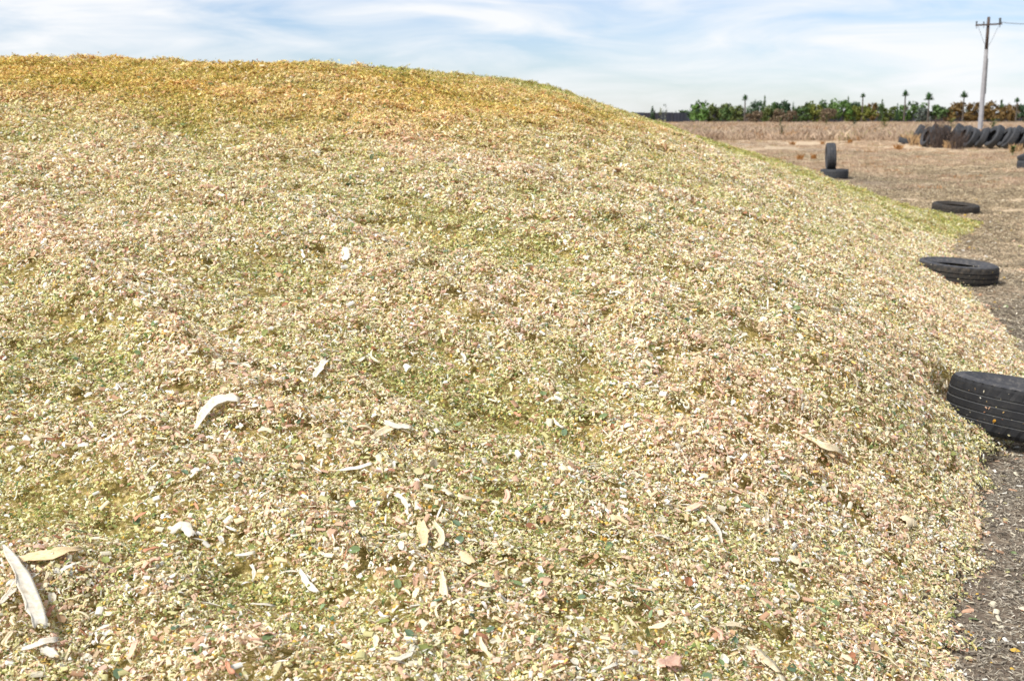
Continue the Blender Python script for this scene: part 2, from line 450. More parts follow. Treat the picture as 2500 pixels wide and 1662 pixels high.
def clump_mesh(name, r, pal, n, rad, smin, smax, depth):
    V, F, C, o = [], [], [], 0
    for k in range(n):
        s = smin + (smax - smin) * r.random() ** 2.0
        kind = r.choice(4, p=[.20, .42, .27, .11])
        L, W, T = s * .5 * r.uniform(1.0, 1.9), s * .5 * r.uniform(.4, .9), s * r.uniform(.08, .22)
        if kind == 3: T = s * .35
        v, f = chip_geo(r, L, W, T, kind)
        rr = rad * math.sqrt(r.random()); a = r.uniform(0, 6.283)
        p = np.array([rr * math.cos(a), rr * math.sin(a), r.uniform(-.7, 1) * depth * (1 - .5 * rr / rad)])
        v = v @ rotm(r, 0.42).T + p
        c = pick(pal, r)
        V.append(v); F += [tuple(i + o for i in q) for q in f]; C += [c] * len(v); o += len(v)
    V = np.vstack(V)
    me = mesh_from(name, V, F, M_CHIP)
    ca = me.attributes.new('col', 'FLOAT_COLOR', 'POINT')
    ca.data.foreach_set('color', np.c_[np.array(C), np.ones(len(V))].astype(np.float32).ravel())
    return me
def proto_collection(name, meshes):
    c = bpy.data.collections.new(name)
    for i, me in enumerate(meshes):
        c.objects.link(bpy.data.objects.new("%s_%03d" % (name, i), me))
    return c
def scatter(name, P, ROT, SCL, IDX, TINT, coll, parent=None, **tags):
    me = bpy.data.meshes.new(name)
    n = len(P)
    me.vertices.add(n); me.vertices.foreach_set('co', np.ascontiguousarray(P, np.float32).ravel())
    def A_(nm, ty, key, arr):
        a = me.attributes.new(nm, ty, 'POINT'); a.data.foreach_set(key, np.ascontiguousarray(arr).ravel())
    A_('rot', 'FLOAT_VECTOR', 'vector', ROT.astype(np.float32))
    if SCL.ndim == 1: SCL = np.repeat(SCL[:, None], 3, 1)
    A_('scl', 'FLOAT_VECTOR', 'vector', SCL.astype(np.float32))
    A_('idx', 'INT', 'value', IDX.astype(np.int32))
    A_('tint', 'FLOAT_COLOR', 'color', np.c_[TINT, np.ones(n)].astype(np.float32))
    o = mobj(name, me, parent)
    ng = bpy.data.node_groups.new(name, 'GeometryNodeTree')
    ng.interface.new_socket('Geometry', in_out='INPUT', socket_type='NodeSocketGeometry')
    ng.interface.new_socket('Geometry', in_out='OUTPUT', socket_type='NodeSocketGeometry')
    N, Lk = ng.nodes, ng.links
    gi, go = N.new('NodeGroupInput'), N.new('NodeGroupOutput')
    ip = N.new('GeometryNodeInstanceOnPoints'); ci = N.new('GeometryNodeCollectionInfo')
    ci.inputs['Collection'].default_value = coll
    ci.inputs['Separate Children'].default_value = True; ci.inputs['Reset Children'].default_value = True
    ip.inputs['Pick Instance'].default_value = True
    def na(nm, ty):
        q = N.new('GeometryNodeInputNamedAttribute'); q.data_type = ty; q.inputs['Name'].default_value = nm
        return q.outputs['Attribute']
    Lk.new(gi.outputs[0], ip.inputs['Points']); Lk.new(ci.outputs[0], ip.inputs['Instance'])
    Lk.new(na('idx', 'INT'), ip.inputs['Instance Index']); Lk.new(na('scl', 'FLOAT_VECTOR'), ip.inputs['Scale'])
    er = N.new('FunctionNodeEulerToRotation'); Lk.new(na('rot', 'FLOAT_VECTOR'), er.inputs[0]); Lk.new(er.outputs[0], ip.inputs['Rotation'])
    Lk.new(ip.outputs[0], go.inputs[0])
    md = o.modifiers.new('scatter', 'NODES'); md.node_group = ng
    tag(o, **tags)
    return o
def eulers(n, yaw, dth=0.0, r=rng):
    """rotation that stands z on the normal n, after a turn by yaw and a random extra lean"""
    if dth:
        n = n + r.normal(0, dth, n.shape); n = n / np.linalg.norm(n, axis=1, keepdims=True)
    th = np.arccos(np.clip(n[:, 2], -1, 1)); ph = np.arctan2(n[:, 1], n[:, 0])
    cp, sp, ct, st, cy, sy = np.cos(ph), np.sin(ph), np.cos(th), np.sin(th), np.cos(yaw), np.sin(yaw)
    R00 = cp * ct * cy - sp * sy; R10 = sp * ct * cy + cp * sy
    R20 = -st * cy; R21 = st * sy; R22 = ct
    return np.stack([np.arctan2(R21, R22), -np.arcsin(np.clip(R20, -1, 1)), np.arctan2(R10, R00)], 1)

NG, NP, NM = 10, 10, 14
rc = np.random.default_rng(21)
clumps = [clump_mesh("clump", rc, PAL, 44, 0.036, .0030, .0108, .007) for _ in range(NM)] + \
         [clump_mesh("clump", rc, PAL_GREEN, 46, 0.036, .0028, .0092, .006) for _ in range(NG)] + \
         [clump_mesh("clump", rc, PAL_PINK, 42, 0.036, .0032, .0122, .0075) for _ in range(NP)]
CC = proto_collection("clump", clumps)

def fields(x, y):
    """where the heap is finer, greener and tinted dark for shaded hollows, where coarser and paler, where yellower at the top"""
    z = heap_z(x, y)
    u, v = 0.84 * x - 0.54 * y, 0.54 * x + 0.84 * y
    lum = lumps(x, y) / 0.07
    g = 0.50 * fbm(u * 1.1 + 3, v * 2.6, 3) - 0.40 * lum + 0.45 * fbm(u * .35, v * .8 + 9, 2)  # low spots count as green fine material and as shade put into the tint
    far = sstep(8, 15, np.hypot(x, y))
    # green band along the far right shoulder
    dcr = np.full(x.shape, 1e9)
    Q = CREST[6:-2]
    for i in range(len(Q) - 1):
        ax, ay = Q[i, :2]; bx, by = Q[i + 1, :2]
        t = np.clip(((x - ax) * (bx - ax) + (y - ay) * (by - ay)) / ((bx - ax) ** 2 + (by - ay) ** 2), 0, 1)
        dcr = np.minimum(dcr, np.hypot(x - ax - t * (bx - ax), y - ay - t * (by - ay)))
    band = np.exp(-((dcr - 2.0) / 2.6) ** 2) * far * (.30 + .70 * sstep(-.35, .35, fbm(u * .5 + 2, v * 1.1, 3)))
    top = sstep(.78, 1.80, z + .45 * fbm(x * .6, y * .6, 3)) * sstep(4.5, 9, np.hypot(x, y))  # yellower tint towards the heap's top
    top = top * (1 - .95 * np.clip(band * 1.4, 0, 1))
    return g, band, top

def density_points(dens, r, dmin=1.25, dmax=25.5, half=0.50, pad=0.7):
    """random points over the near and middle slope; dens(d) per square metre"""
    edges = [dmin]
    while edges[-1] < dmax: edges.append(min(edges[-1] * 1.25, dmax))
    out = []
    for a, c in zip(edges[:-1], edges[1:]):
        w = half * c + pad; D = max(dens(a), dens(c)); n = int(D * (c - a) * 2 * w)
        y = r.uniform(a, c, n); x = r.uniform(-w, w, n)
        keep = (np.abs(x) < half * y + pad) & (r.random(n) < np.vectorize(dens)(y) / D)
        out.append(np.stack([x[keep], y[keep]], 1))
    P = np.vstack(out)
    return P
crest_r = np.hypot(CREST[:, 0], CREST[:, 1]); crest_a = np.arctan2(CREST[:, 0], CREST[:, 1])
def in_view_side(x, y, past=1.6):
    return np.hypot(x, y) < np.interp(np.arctan2(x, y), crest_a, crest_r) + past

def cscale(d): return np.clip((d / 2.6), 0.92, 4.0) ** 0.46
r1 = np.random.default_rng(5)
P2 = density_points(lambda d: 4.6 / (math.pi * (0.036 * float(cscale(d))) ** 2) * 1.15, r1)
x, y = P2[:, 0], P2[:, 1]
sd = lookup(SDT, x, y)
edge = 0.10 * perlin(x * 3.1, y * 3.1) + 0.05 * perlin(x * 9, y * 9)
k = (sd + edge > 0.0) & in_view_side(x, y)
x, y, sd = x[k], y[k], sd[k]
d = np.hypot(x, y); s = cscale(d) * r1.uniform(.8, 1.25, len(x))
z = np.maximum(heap_z(x, y), ground_z(x, y)) + r1.uniform(-.008, .006, len(x)) * s
nrm = heap_n(x, y)
g, band, top = fields(x, y)
gg = g + 0.9 * band + 0.25 * top + r1.normal(0, .22, len(x))
idx = np.where(gg > 0.22, NM + r1.integers(0, NG, len(x)), np.where(gg < -0.30, NM + NG + r1.integers(0, NP, len(x)), r1.integers(0, NM, len(x))))
def tint_of(g, band, top, r, jit=0.07):
    n = len(g)
    T = np.array([.995, 1.0, .98]) * r.uniform(1 - jit, 1 + jit, (n, 1))
    wg = sstep(0.05, 0.75, g)[:, None]; wp = sstep(-0.05, -0.7, g)[:, None]
    T = T * (1 + wg * (np.array([.80, .83, .64]) - 1)); T = T * (1 + wp * (np.array([1.04, 1.0, .96]) - 1))  # hollows: green fines plus painted shade; swells: paler
    T = T * (1 + np.clip(band * (0.9 + .7 * g), 0, 1)[:, None] * (np.array([.72, .78, .36]) - 1))
    T = T * (1 + top[:, None] * (np.array([.98, .81, .42]) - 1))
    return T
T = tint_of(g, band, top, r1)
scatter("chopped_maize", np.stack([x, y, z], 1), eulers(nrm, r1.uniform(0, 6.283, len(x)), .18, r1), s, idx, T, CC, heap, kind='stuff')
print("clumps", len(x))

# single flakes, blocks, splinters: the coarser fraction
def flake_mesh(name, r, kind, nl=5):
    if kind == 'curl':      # shaving bent along its length
        L, W, k = 1.0, r.uniform(.28, .5), r.uniform(.8, 2.2)
        V, F = [], []
        for i in range(nl + 1):
            t = i / nl - .5; a = k * t
            w = W * (0.55 + .45 * math.cos(t * 2.6)) * r.uniform(.85, 1.1)
            cx, cz = (math.sin(a) / k), (math.cos(a) - 1) / k
            for sgn in (-1, 1): V.append((cx, sgn * w / 2, cz + .10 * w)); 
            V.append((cx, 0, cz))
        for i in range(nl):
            a = i * 3; b = a + 3
            F += [(a, b, b + 2, a + 2), (a + 2, b + 2, b + 1, a + 1)]
        V += [(vx, vy, vz - .05) for vx, vy, vz in V]; h = (nl + 1) * 3
        F += [tuple(reversed([q + h for q in f])) for f in F]
        for i in range(nl):
            a = i * 3; b = a + 3
            F += [(a, a + h, b + h, b), (b + 1, b + 1 + h, a + 1 + h, a + 1)]
        return V, F
    if kind == 'block':     # short cut of stalk: a split half-cylinder
        n = 5; L, W = 1.0, r.uniform(.45, .9)
        V, F = [], []
        for e in (-.5, .5):
            for i in range(n + 1):
                a = math.pi * i / n
                V.append((e * r.uniform(.9, 1.08), math.cos(a) * W / 2, math.sin(a) * W * .26))
        m = n + 1
        F = [(i, i + 1, m + i + 1, m + i) for i in range(n)] + [tuple(range(m))[::-1], tuple(range(m, 2 * m)), (0, m, m + n, n)]
        return V, F
    if kind == 'splinter':
        V = [(-.5, 0, 0), (-.15, -.07, .05), (.2, -.06, .05), (.5, .02, .0), (.2, .05, .04), (-.2, .06, .03), (0, 0, -.04)]
        F = [(0, 1, 2, 3, 4, 5), (0, 6, 1), (1, 6, 2), (2, 6, 3), (3, 6, 4), (4, 6, 5), (5, 6, 0)]
        return V, F
    if kind == 'kernel':
        V = [(0, 0, .3)] + [(math.cos(a) * .5 * (1.1 if abs(a - 3.1) < .7 else .9), math.sin(a) * .42, 0) for a in np.linspace(0, 2 * np.pi, 8)[:-1]] + [(0, 0, -.22)]
        F = [(0, 1 + i, 1 + (i + 1) % 7) for i in range(7)] + [(8, 1 + (i + 1) % 7, 1 + i) for i in range(7)]
        return V, F
    # 'leaf': torn piece of flat leaf, folded along its rib
    V = [(-.5, -.15, .03), (-.2, -.34, .1), (.25, -.3, .06), (.5, -.05, .0), (.38, .24, .08), (-.05, .36, .12), (-.45, .18, .05), (-.5, 0, 0), (0, 0, -.02), (.45, .02, -.02)]
    V = [(a * r.uniform(.85, 1.15), q * r.uniform(.8, 1.2), w) for a, q, w in V]
    F = [(7, 0, 1, 8), (8, 1, 2, 9), (9, 2, 3), (9, 3, 4), (9, 4, 5, 8), (8, 5, 6, 7)]
    V += [(a, q, w - .03) for a, q, w in V]
    F += [tuple(reversed([i + 10 for i in f])) for f in F]
    ring = [0, 1, 2, 3, 4, 5, 6, 7]
    F += [(ring[(i + 1) % 8], ring[i], ring[i] + 10, ring[(i + 1) % 8] + 10) for i in range(8)]
    return V, F
rf = np.random.default_rng(11)
KINDS = ['curl'] * 6 + ['block'] * 5 + ['splinter'] * 3 + ['kernel'] * 2 + ['leaf'] * 4
FL = [flake_mesh("flake", rf, kd) for kd in KINDS]
flakes = [mesh_from("flake", V, F, M_SINGLE) for V, F in FL]
FC = proto_collection("flake", flakes)
KA = np.array(KINDS)
COLS = {'curl': [((240, 230, 202), 4), ((216, 176, 148), 3), ((250, 246, 238), 3), ((194, 140, 110), 1.0), ((208, 176, 122), 2)],
        'block': [((246, 238, 214), 5), ((222, 184, 156), 3), ((204, 164, 132), 2), ((250, 248, 240), 3), ((212, 206, 150), 2)],
        'splinter': [((238, 226, 190), 4), ((206, 170, 120), 2), ((192, 136, 104), 1), ((250, 246, 236), 2)],
        'kernel': [((230, 192, 92), 4), ((240, 224, 170), 4), ((214, 160, 60), 1)],
        'leaf': [((132, 152, 104), 2), ((118, 142, 112), 1.5), ((160, 168, 100), 2), ((214, 178, 140), 2), ((222, 214, 168), 2), ((240, 232, 214), 2), ((190, 132, 100), 1.0)]}
def flake_tints(idx, r):
    T = np.zeros((len(idx), 3))
    for kd, pal in COLS.items():
        m = KA[idx] == kd; w = np.array([p[1] for p in pal], float)
        cols = np.array([lin(*p[0], .9) for p in pal])
        T[m] = cols[r.choice(len(pal), size=m.sum(), p=w / w.sum())]
    return T * r.uniform(.88, 1.08, (len(idx), 1))
r2 = np.random.default_rng(8)
Pf = density_points(lambda d: 3300 / float(cscale(d)) ** 2.6, r2)
x, y = Pf[:, 0], Pf[:, 1]; sd = lookup(SDT, x, y)
# coarse pieces lie in drifts
drift = fbm(x * 1.3 + 40, y * 2.2, 3) + .5 * lumps(x, y) / .05
k = (sd + 0.10 * perlin(x * 3.1, y * 3.1) > 0.02) & in_view_side(x, y) & (r2.random(len(x)) < np.clip(.48 + .5 * drift, .16, 1))
x, y = x[k], y[k]; n = len(x); d = np.hypot(x, y)
idx = r2.choice(len(KINDS), n, p=(lambda w: w / w.sum())(np.array([1.5] * 6 + [1.0] * 5 + [1.5] * 3 + [1.3] * 2 + [1.3] * 4)))
size = np.where(KA[idx] == 'kernel', r2.uniform(.008, .012, n), .0075 + .022 * r2.random(n) ** 2.8)
size = np.where(KA[idx] == 'splinter', size * 1.7, size) * np.clip(d / 4.0, 1, 3) ** .45
z = heap_z(x, y) + .006 + size * .12
g, band, top = fields(x, y)
T = flake_tints(idx, r2) * (1 + .6 * (tint_of(0 * g, band, top, r2, 0.0) - 1))
scatter("maize_flakes", np.stack([x, y, z], 1), eulers(heap_n(x, y), r2.uniform(0, 6.283, n), .38, r2), size, idx, T, FC, heap, kind='stuff')
print("flakes", n)

# the largest loose pieces one can pick out, each a piece of its own
def strip_geo(pts, widths, curl=0.5, thick=0.0016, nrm=None, nw=4, jag=0.0, r=random):
    """a husk strip along 3-D points: cupped across, with thickness"""
    pts = [Vector(p) for p in pts]; n = len(pts); V = []
    for i, p in enumerate(pts):
        t = (pts[min(i + 1, n - 1)] - pts[max(i - 1, 0)]).normalized()
        up = nrm if nrm is not None else Vector((0, 0, 1))
        sdv = t.cross(up).normalized(); u2 = sdv.cross(t).normalized()
        for j in range(nw + 1):
            q = j / nw - .5
            off = (r.uniform(-jag, jag) * widths[i]) if i in (0, n - 1) else 0
            ed = (1 + r.uniform(-.28, .12)) if j in (0, nw) else 1
            V.append(p + sdv * q * widths[i] * ed + u2 * (widths[i] * (curl * (4 * q * q) * .35 + (.07 if j % 2 else -.05) * r.uniform(.3, 1.2))) + t * off)
    m = len(V)
    for i, p in enumerate(pts):
        for j in range(nw + 1):
            t = (pts[min(i + 1, n - 1)] - pts[max(i - 1, 0)]).normalized()
            up = nrm if nrm is not None else Vector((0, 0, 1))
            u2 = t.cross(up).normalized().cross(t).normalized()
            V.append(V[i * (nw + 1) + j] - u2 * thick)
    F = []
    w = nw + 1
    for i in range(n - 1):
        for j in range(nw):
            a = i * w + j; F.append((a, a + 1, a + w + 1, a + w)); F.append((a + m, a + w + m, a + w + 1 + m, a + 1 + m))
        a = i * w; F.append((a, a + w, a + w + m, a + m)); a += nw; F.append((a, a + m, a + w + m, a + w))
    for j in range(nw):
        a = j; F.append((a, a + m, a + 1 + m, a + 1)); a = (n - 1) * w + j; F.append((a, a + 1, a + 1 + m, a + m))
    return V, F
rl = random.Random(31)
def local_strip(L, W, bend, curl, tip):
    n = 6; pts, ws = [], []
    for i in range(n + 1):
        t = i / n
        pts.append((L * (t - .5), bend * L * (t - .5) ** 2 * rl.choice((1, 1)), .06 * L * math.sin(t * 3.1) * rl.uniform(.4, 1.2)))
        ws.append(W * rl.uniform(.75, 1.15) * (tip + (1 - tip) * math.sin(min(1, t * 1.5 + .12) * 1.57)) * rl.uniform(.85, 1.1))
    return strip_geo(pts, ws, curl, .0008, None, 3, .25, rl)
big_variants = []
for (L, W, bd, cu, tp, mats) in [(.07, .016, .5, .7, .3, (0, 1)), (.055, .020, -.6, .9, .5, (0, 1, 3)), (.09, .012, .8, .5, .2, (0, 1)), (.045, .018, .3, .6, .5, (2, 1)),
                                 (.06, .014, -.4, 1.0, .4, (3, 1)), (.06, .014, .2, .4, .3, (0, 3)), (.05, .014, .3, .9, .3, (4, 1)), (.045, .012, .1, .3, .3, (5,)), (.035, .02, .2, .7, .9, (0, 1))]:
    V, F = local_strip(L, W, bd, cu, tp)
    for mi in mats: big_variants.append(('husk_piece' if mi != 5 else 'leaf_piece', mesh_from('husk_piece', V, F, HUSKS[mi], True)))
for W_, L_, mats in ((.020, .026, (0, 1, 2)), (.016, .032, (1, 3)), (.024, .022, (0,)), (.014, .04, (2, 1))):
    V, F = flake_mesh("b", rf, 'block')
    V = [(a * L_, q * W_ / .7, w * W_ / .7) for a, q, w in V]
    for mi in mats: big_variants.append(('stalk_piece', mesh_from('stalk_piece', V, F, HUSKS[mi])))
r3 = np.random.default_rng(77)
cnt = 0
while cnt < 285:
    py = 560 + 1090 * r3.random() ** .75; px = r3.uniform(5, 2330)
    h = heap_hit(px, py)
    if h[1] > 9 or lookup(SDT, h[0:1], h[1:2])[0] < .12: continue
    dr = fbm(np.array([h[0] * 1.3 + 40]), np.array([h[1] * 2.2]), 3)[0]
    if r3.random() > .55 + .9 * dr: continue
    nm, me = big_variants[r3.integers(len(big_variants))]
    o = bpy.data.objects.new(nm, me); link(o, heap)
    nn = heap_n(h[0:1], h[1:2])
    o.rotation_euler = eulers(nn, r3.uniform(0, 6.283, 1), .22, r3)[0]
    o.location = (h[0], h[1], h[2] + .012)
    sc = r3.uniform(.36, .78) * (1 + .06 * h[1]); o.scale = (sc, sc, sc)
    cnt += 1

def hero(name, pxs, wpx, mat, label, curl=.6, lift=.012, arch=0.0, jag=.5, cat='husk'):
    """a large husk lying on the heap along a line of photograph points; widths in photograph pixels"""
    hs = [heap_hit(*p) for p in pxs]
    # resample to a smooth curve
    n = 11; pts, ws = [], []
    tt = np.linspace(0, len(hs) - 1, n)
    H = np.array(hs)
    for i, t_ in enumerate(tt):
        p = np.array([np.interp(t_, range(len(hs)), H[:, q]) for q in range(3)])
        dist = np.linalg.norm(p - [0, 0, CAM_H]); f = i / (n - 1)
        p[2] = max(p[2], heap_z(p[0:1], p[1:2])[0]) + lift * .95 + arch * math.sin(math.pi * f)
        pts.append(p); ws.append(np.interp(t_, range(len(wpx)), wpx) * dist / FPX * 1.25 * rl.uniform(.88, 1.1))
    c = np.mean(pts, axis=0); nn = Vector(heap_n(c[0:1], c[1:2])[0])
    # lean the face a little towards the open sky above the camera
    V, F = strip_geo([p - c for p in pts], ws, curl * .75, .001, nn, 5, jag, rl)
    o = mobj(name, mesh_from(name, V, F, mat, True)); o.location = c
    return tag(o, label, cat, 'large husks lying on the heap')
hero('husk_strip', [(10, 1362), (40, 1420), (65, 1470), (88, 1525), (100, 1562)], [5, 20, 30, 32, 30], M_WHITE, "long white husk strip, largest, at the heap's lower left corner", .5, .03, .012)
hero('husk_strip', [(2, 1490), (30, 1455), (56, 1418)], [8, 14, 10], M_WHITE, "narrow white husk sliver tucked left beside the longest white strip", .5, .012)
hero('husk_leaf', [(48, 1392), (90, 1384), (140, 1378), (198, 1362)], [16, 30, 28, 16], M_TAN, "tan ribbed husk leaf just above the longest white strip, lower left", .4, .02)
hero('husk_strip', [(478, 1068), (500, 1035), (530, 1015), (562, 1004), (584, 996)], [8, 24, 34, 30, 14], M_WHITE, "bright white curled husk with a torn tip, left of centre", .8, .02, .01)
hero('husk_strip', [(908, 1082), (935, 1066), (965, 1058), (1000, 1070)], [10, 18, 16, 8], M_CREAM, "cream split husk lying crosswise near the heap's centre", .5, .015)
hero('husk_strip', [(940, 1050), (965, 1062), (1006, 1066)], [10, 16, 9], M_WHITE, "small white husk sliver crossing the cream split husk near the centre", .5, .022)
hero('husk_strip', [(818, 1166), (850, 1158), (880, 1154), (906, 1149)], [5, 9, 13, 12], M_WHITE, "slim white husk strip lying level, below the cream split husk", .5, .014)
hero('stalk_splinter', [(1940, 1072), (1975, 1090), (2010, 1108), (2058, 1124)], [6, 15, 22, 20], M_CREAM, "long pale stalk splinter with a frayed end, below the nearest tyre", .9, .02, 0, .8, 'stalk')
hero('stalk_chip', [(1932, 1372), (1944, 1382), (1957, 1392)], [24, 27, 24], M_CREAM, "squarish cream stalk chip on the lower right slope", -.5, .02, 0, .1, 'stalk')
hero('husk_strip', [(1722, 1270), (1742, 1292), (1756, 1312), (1762, 1342)], [10, 15, 11, 4], M_WHITE, "thin white husk strip curving downward, right of the lower middle", .5, .015)
hero('stalk_splinter', [(1872, 1262), (1872, 1285), (1870, 1308)], [6, 10, 8], M_CREAM, "short upright pinkish splinter beside a thin curving husk, lower right", .5, .015, 0, .5, 'stalk')
hero('husk_strip', [(732, 1408), (748, 1434), (762, 1452), (776, 1466)], [6, 13, 15, 6], M_WHITE, "slim white husk pointing down to the right, bottom left of middle", .6, .015)
hero('stalk_chip', [(1842, 1598), (1862, 1620), (1895, 1650)], [34, 42, 38], M_CREAM, "broad split stalk chip with brown bark at the bottom edge, right", -.6, .02, 0, .4, 'stalk')
hero('husk_curl', [(418, 1318), (436, 1308), (455, 1310), (470, 1326)], [18, 24, 26, 16], M_WHITE, "stubby white arched husk curl on the lower left slope", -.9, .02, .012, .2)
hero('husk_strip', [(56, 1604), (95, 1596), (138, 1588)], [8, 15, 18], M_WHITE, "white husk strip in the bottom left corner, below the longest one", .4, .018)
hero('husk_strip', [(102, 1604), (120, 1615), (140, 1624)], [12, 22, 12], M_WHITE, "short white husk flap hanging under the bottom left corner strip", .4, .015)
hero('husk_strip', [(768, 936), (780, 918), (800, 894)], [10, 18, 14], M_WHITE, "white torn husk standing out on the upper middle slope, left", .6, .02)
hero('husk_strip', [(952, 1638), (978, 1636), (1000, 1622), (1012, 1602)], [8, 14, 15, 5], M_WHITE, "forked white husk curling up at the bottom edge, left of centre", .6, .02)
hero('stalk_chip', [(842, 618), (844, 632), (845, 648)], [16, 18, 17], M_WHITE, "small white upright chip on the upper slope, left of centre", -.4, .02, 0, .2, 'stalk')
hero('cob_piece', [(2206, 1290), (2222, 1288), (2236, 1294)], [22, 34, 22], M_CREAM, "cream lump of cob near the heap's lower right edge", -1.0, .025, .004, .2, 'cob')
hero('husk_leaf', [(1028, 1290), (1034, 1318), (1036, 1350)], [14, 28, 12], M_TAN, "tan pointed husk leaf at the lower middle of the heap", .5, .018)
hero('husk_strip', [(1058, 1290), (1080, 1320), (1078, 1348), (1062, 1356)], [10, 13, 14, 8], M_CREAM, "pale hooked husk beside the tan pointed leaf, lower middle", .6, .018)
hero('husk_leaf', [(1612, 1650), (1640, 1640), (1655, 1618)], [30, 34, 14], M_PINK, "rusty pink husk leaf at the bottom edge, right of centre", .5, .018)
hero('husk_strip', [(1078, 1410), (1082, 1440), (1084, 1472)], [6, 14, 18], M_CREAM, "pale pink pointed husk standing upright, lower middle", .5, .015)
hero('stalk_chip', [(1128, 1362), (1142, 1378), (1156, 1392)], [22, 24, 22], M_TAN, "tan ribbed stalk chip right of the pale hooked husk", -.5, .018, 0, .2, 'stalk')
hero('husk_leaf', [(1772, 1545), (1790, 1546), (1815, 1552)], [8, 18, 24], M_CREAM, "cream fan-shaped husk chip on the bottom right slope", .5, .018)

# ------------------------------------------------------------------ litter on the bare ground
rg = np.random.default_rng(55)
PAL_L = [((164, 154, 136), .32), ((200, 188, 166), .25), ((136, 124, 108), .22), ((226, 218, 198), .09), ((104, 94, 84), .12)]
def litter_mesh(r, n, rad, smax):
    V, F, C, o = [], [], [], 0
    for k_ in range(n):
        L = r.uniform(.006, smax); W = L * r.uniform(.06, .22)
        v, f = chip_geo(r, L * .5, W, .0012, r.choice([1, 2, 2]))
        rr = rad * math.sqrt(r.random()); a = r.uniform(0, 6.283)
        v = v @ rotm(r, .22).T + np.array([rr * math.cos(a), rr * math.sin(a), .003])
        V.append(v); F += [tuple(i + o for i in q) for q in f]; C += [pick(PAL_L, r)] * len(v); o += len(v)
    me = mesh_from("litter", np.vstack(V), F, M_CHIP)
    ca = me.attributes.new('col', 'FLOAT_COLOR', 'POINT'); ca.data.foreach_set('color', np.c_[np.array(C), np.ones(o)].astype(np.float32).ravel())
    return me
LC = proto_collection("litter", [litter_mesh(rg, 46, .07, .022) for _ in range(12)])
def ground_points(r, dens, y0, y1):
    out = []; e = [y0]
    while e[-1] < y1: e.append(min(e[-1] * 1.3, y1))
    for a, c in zip(e[:-1], e[1:]):
        xl, xr = 0.1 * a + .4, 0.5 * c + .9
        n = int(dens(a) * (c - a) * (xr - xl)); out.append(np.stack([r.uniform(xl, xr, n), r.uniform(a, c, n)], 1))
    return np.vstack(out)
Pg = ground_points(rg, lambda d: 520 / max(1, d / 3.5) ** 1.35, 1.6, 46)
x, y = Pg[:, 0], Pg[:, 1]
inr = (x < 9) & (y < 30); sd = np.where(inr, lookup(SDT, x, y), -9)
k = (sd < 0.02) & ((y < 10) | (rg.random(len(x)) > .55 * soil_at(x, y))) & (rg.random(len(x)) < np.clip(.75 + .6 * fbm(x * .8, y * .8, 3), .2, 1))
x, y, sd = x[k], y[k], sd[k]; n = len(x); d = np.hypot(x, y)
T = np.ones((n, 3)) * rg.uniform(.75, 1.1, (n, 1)); T = T * (1 + sstep(4, 14, y)[:, None] * (np.array([1.05, .98, .84]) - 1))
scatter("straw_litter", np.stack([x, y, ground_z(x, y) + .002], 1), np.stack([rg.normal(0, .03, n), rg.normal(0, .03, n), rg.uniform(0, 6.28, n)], 1),
        np.clip(d / 4, 1, 5) ** .6 * rg.uniform(.7, 1.2, n), rg.integers(0, 12, n), T, LC, None, label="dry straw bits littering the bare earth beside the heap", category="litter", kind='stuff') if False else None
lit = scatter("straw_litter", np.stack([x, y, ground_z(x, y) + .002], 1), np.stack([rg.normal(0, .03, n), rg.normal(0, .03, n), rg.uniform(0, 6.28, n)], 1),
              np.clip(d / 4, 1, 5) ** .6 * rg.uniform(.7, 1.2, n), rg.integers(0, 12, n), T, LC, None, kind='stuff')
tag(lit, "dry straw bits littering the bare earth beside the heap", "litter")
# spilled chips just beyond the heap's foot
Ps = ground_points(rg, lambda d: 900 / max(1, d / 3) ** 1.5, 1.6, 22)
x, y = Ps[:, 0], Ps[:, 1]; inr = (x < 9); sd = np.where(inr, lookup(SDT, x, y), -9)
pr = np.exp(sd / .13) * .9 + np.exp(sd / 1.6) * .05 + .012 + .22 * sstep(5.5, 9, y) * sstep(24, 15, y) * np.exp(sd / 2.2) + .35 * np.exp(-((sd + .55) / .28) ** 2) * sstep(.05, .45, fbm(x * .9 + 3, y * .9, 2)) 
k = (sd < .05) & (rg.random(len(x)) < pr); x, y = x[k], y[k]; n = len(x); d = np.hypot(x, y)
idx = rg.integers(0, len(KINDS), n); size = (.009 + .02 * rg.random(n) ** 2) * np.clip(d / 4, 1, 4) ** .5
sp = scatter("spilled_chips", np.stack([x, y, ground_z(x, y) + .004 + size * .1], 1), np.stack([rg.normal(0, .25, n), rg.normal(0, .25, n), rg.uniform(0, 6.28, n)], 1),
             size, idx, flake_tints(idx, rg) * .92, FC, None, kind='stuff')
tag(sp, "loose maize chips spilled on the earth along the heap's foot", "chips")
print("litter", len(Pg), "spill", n)

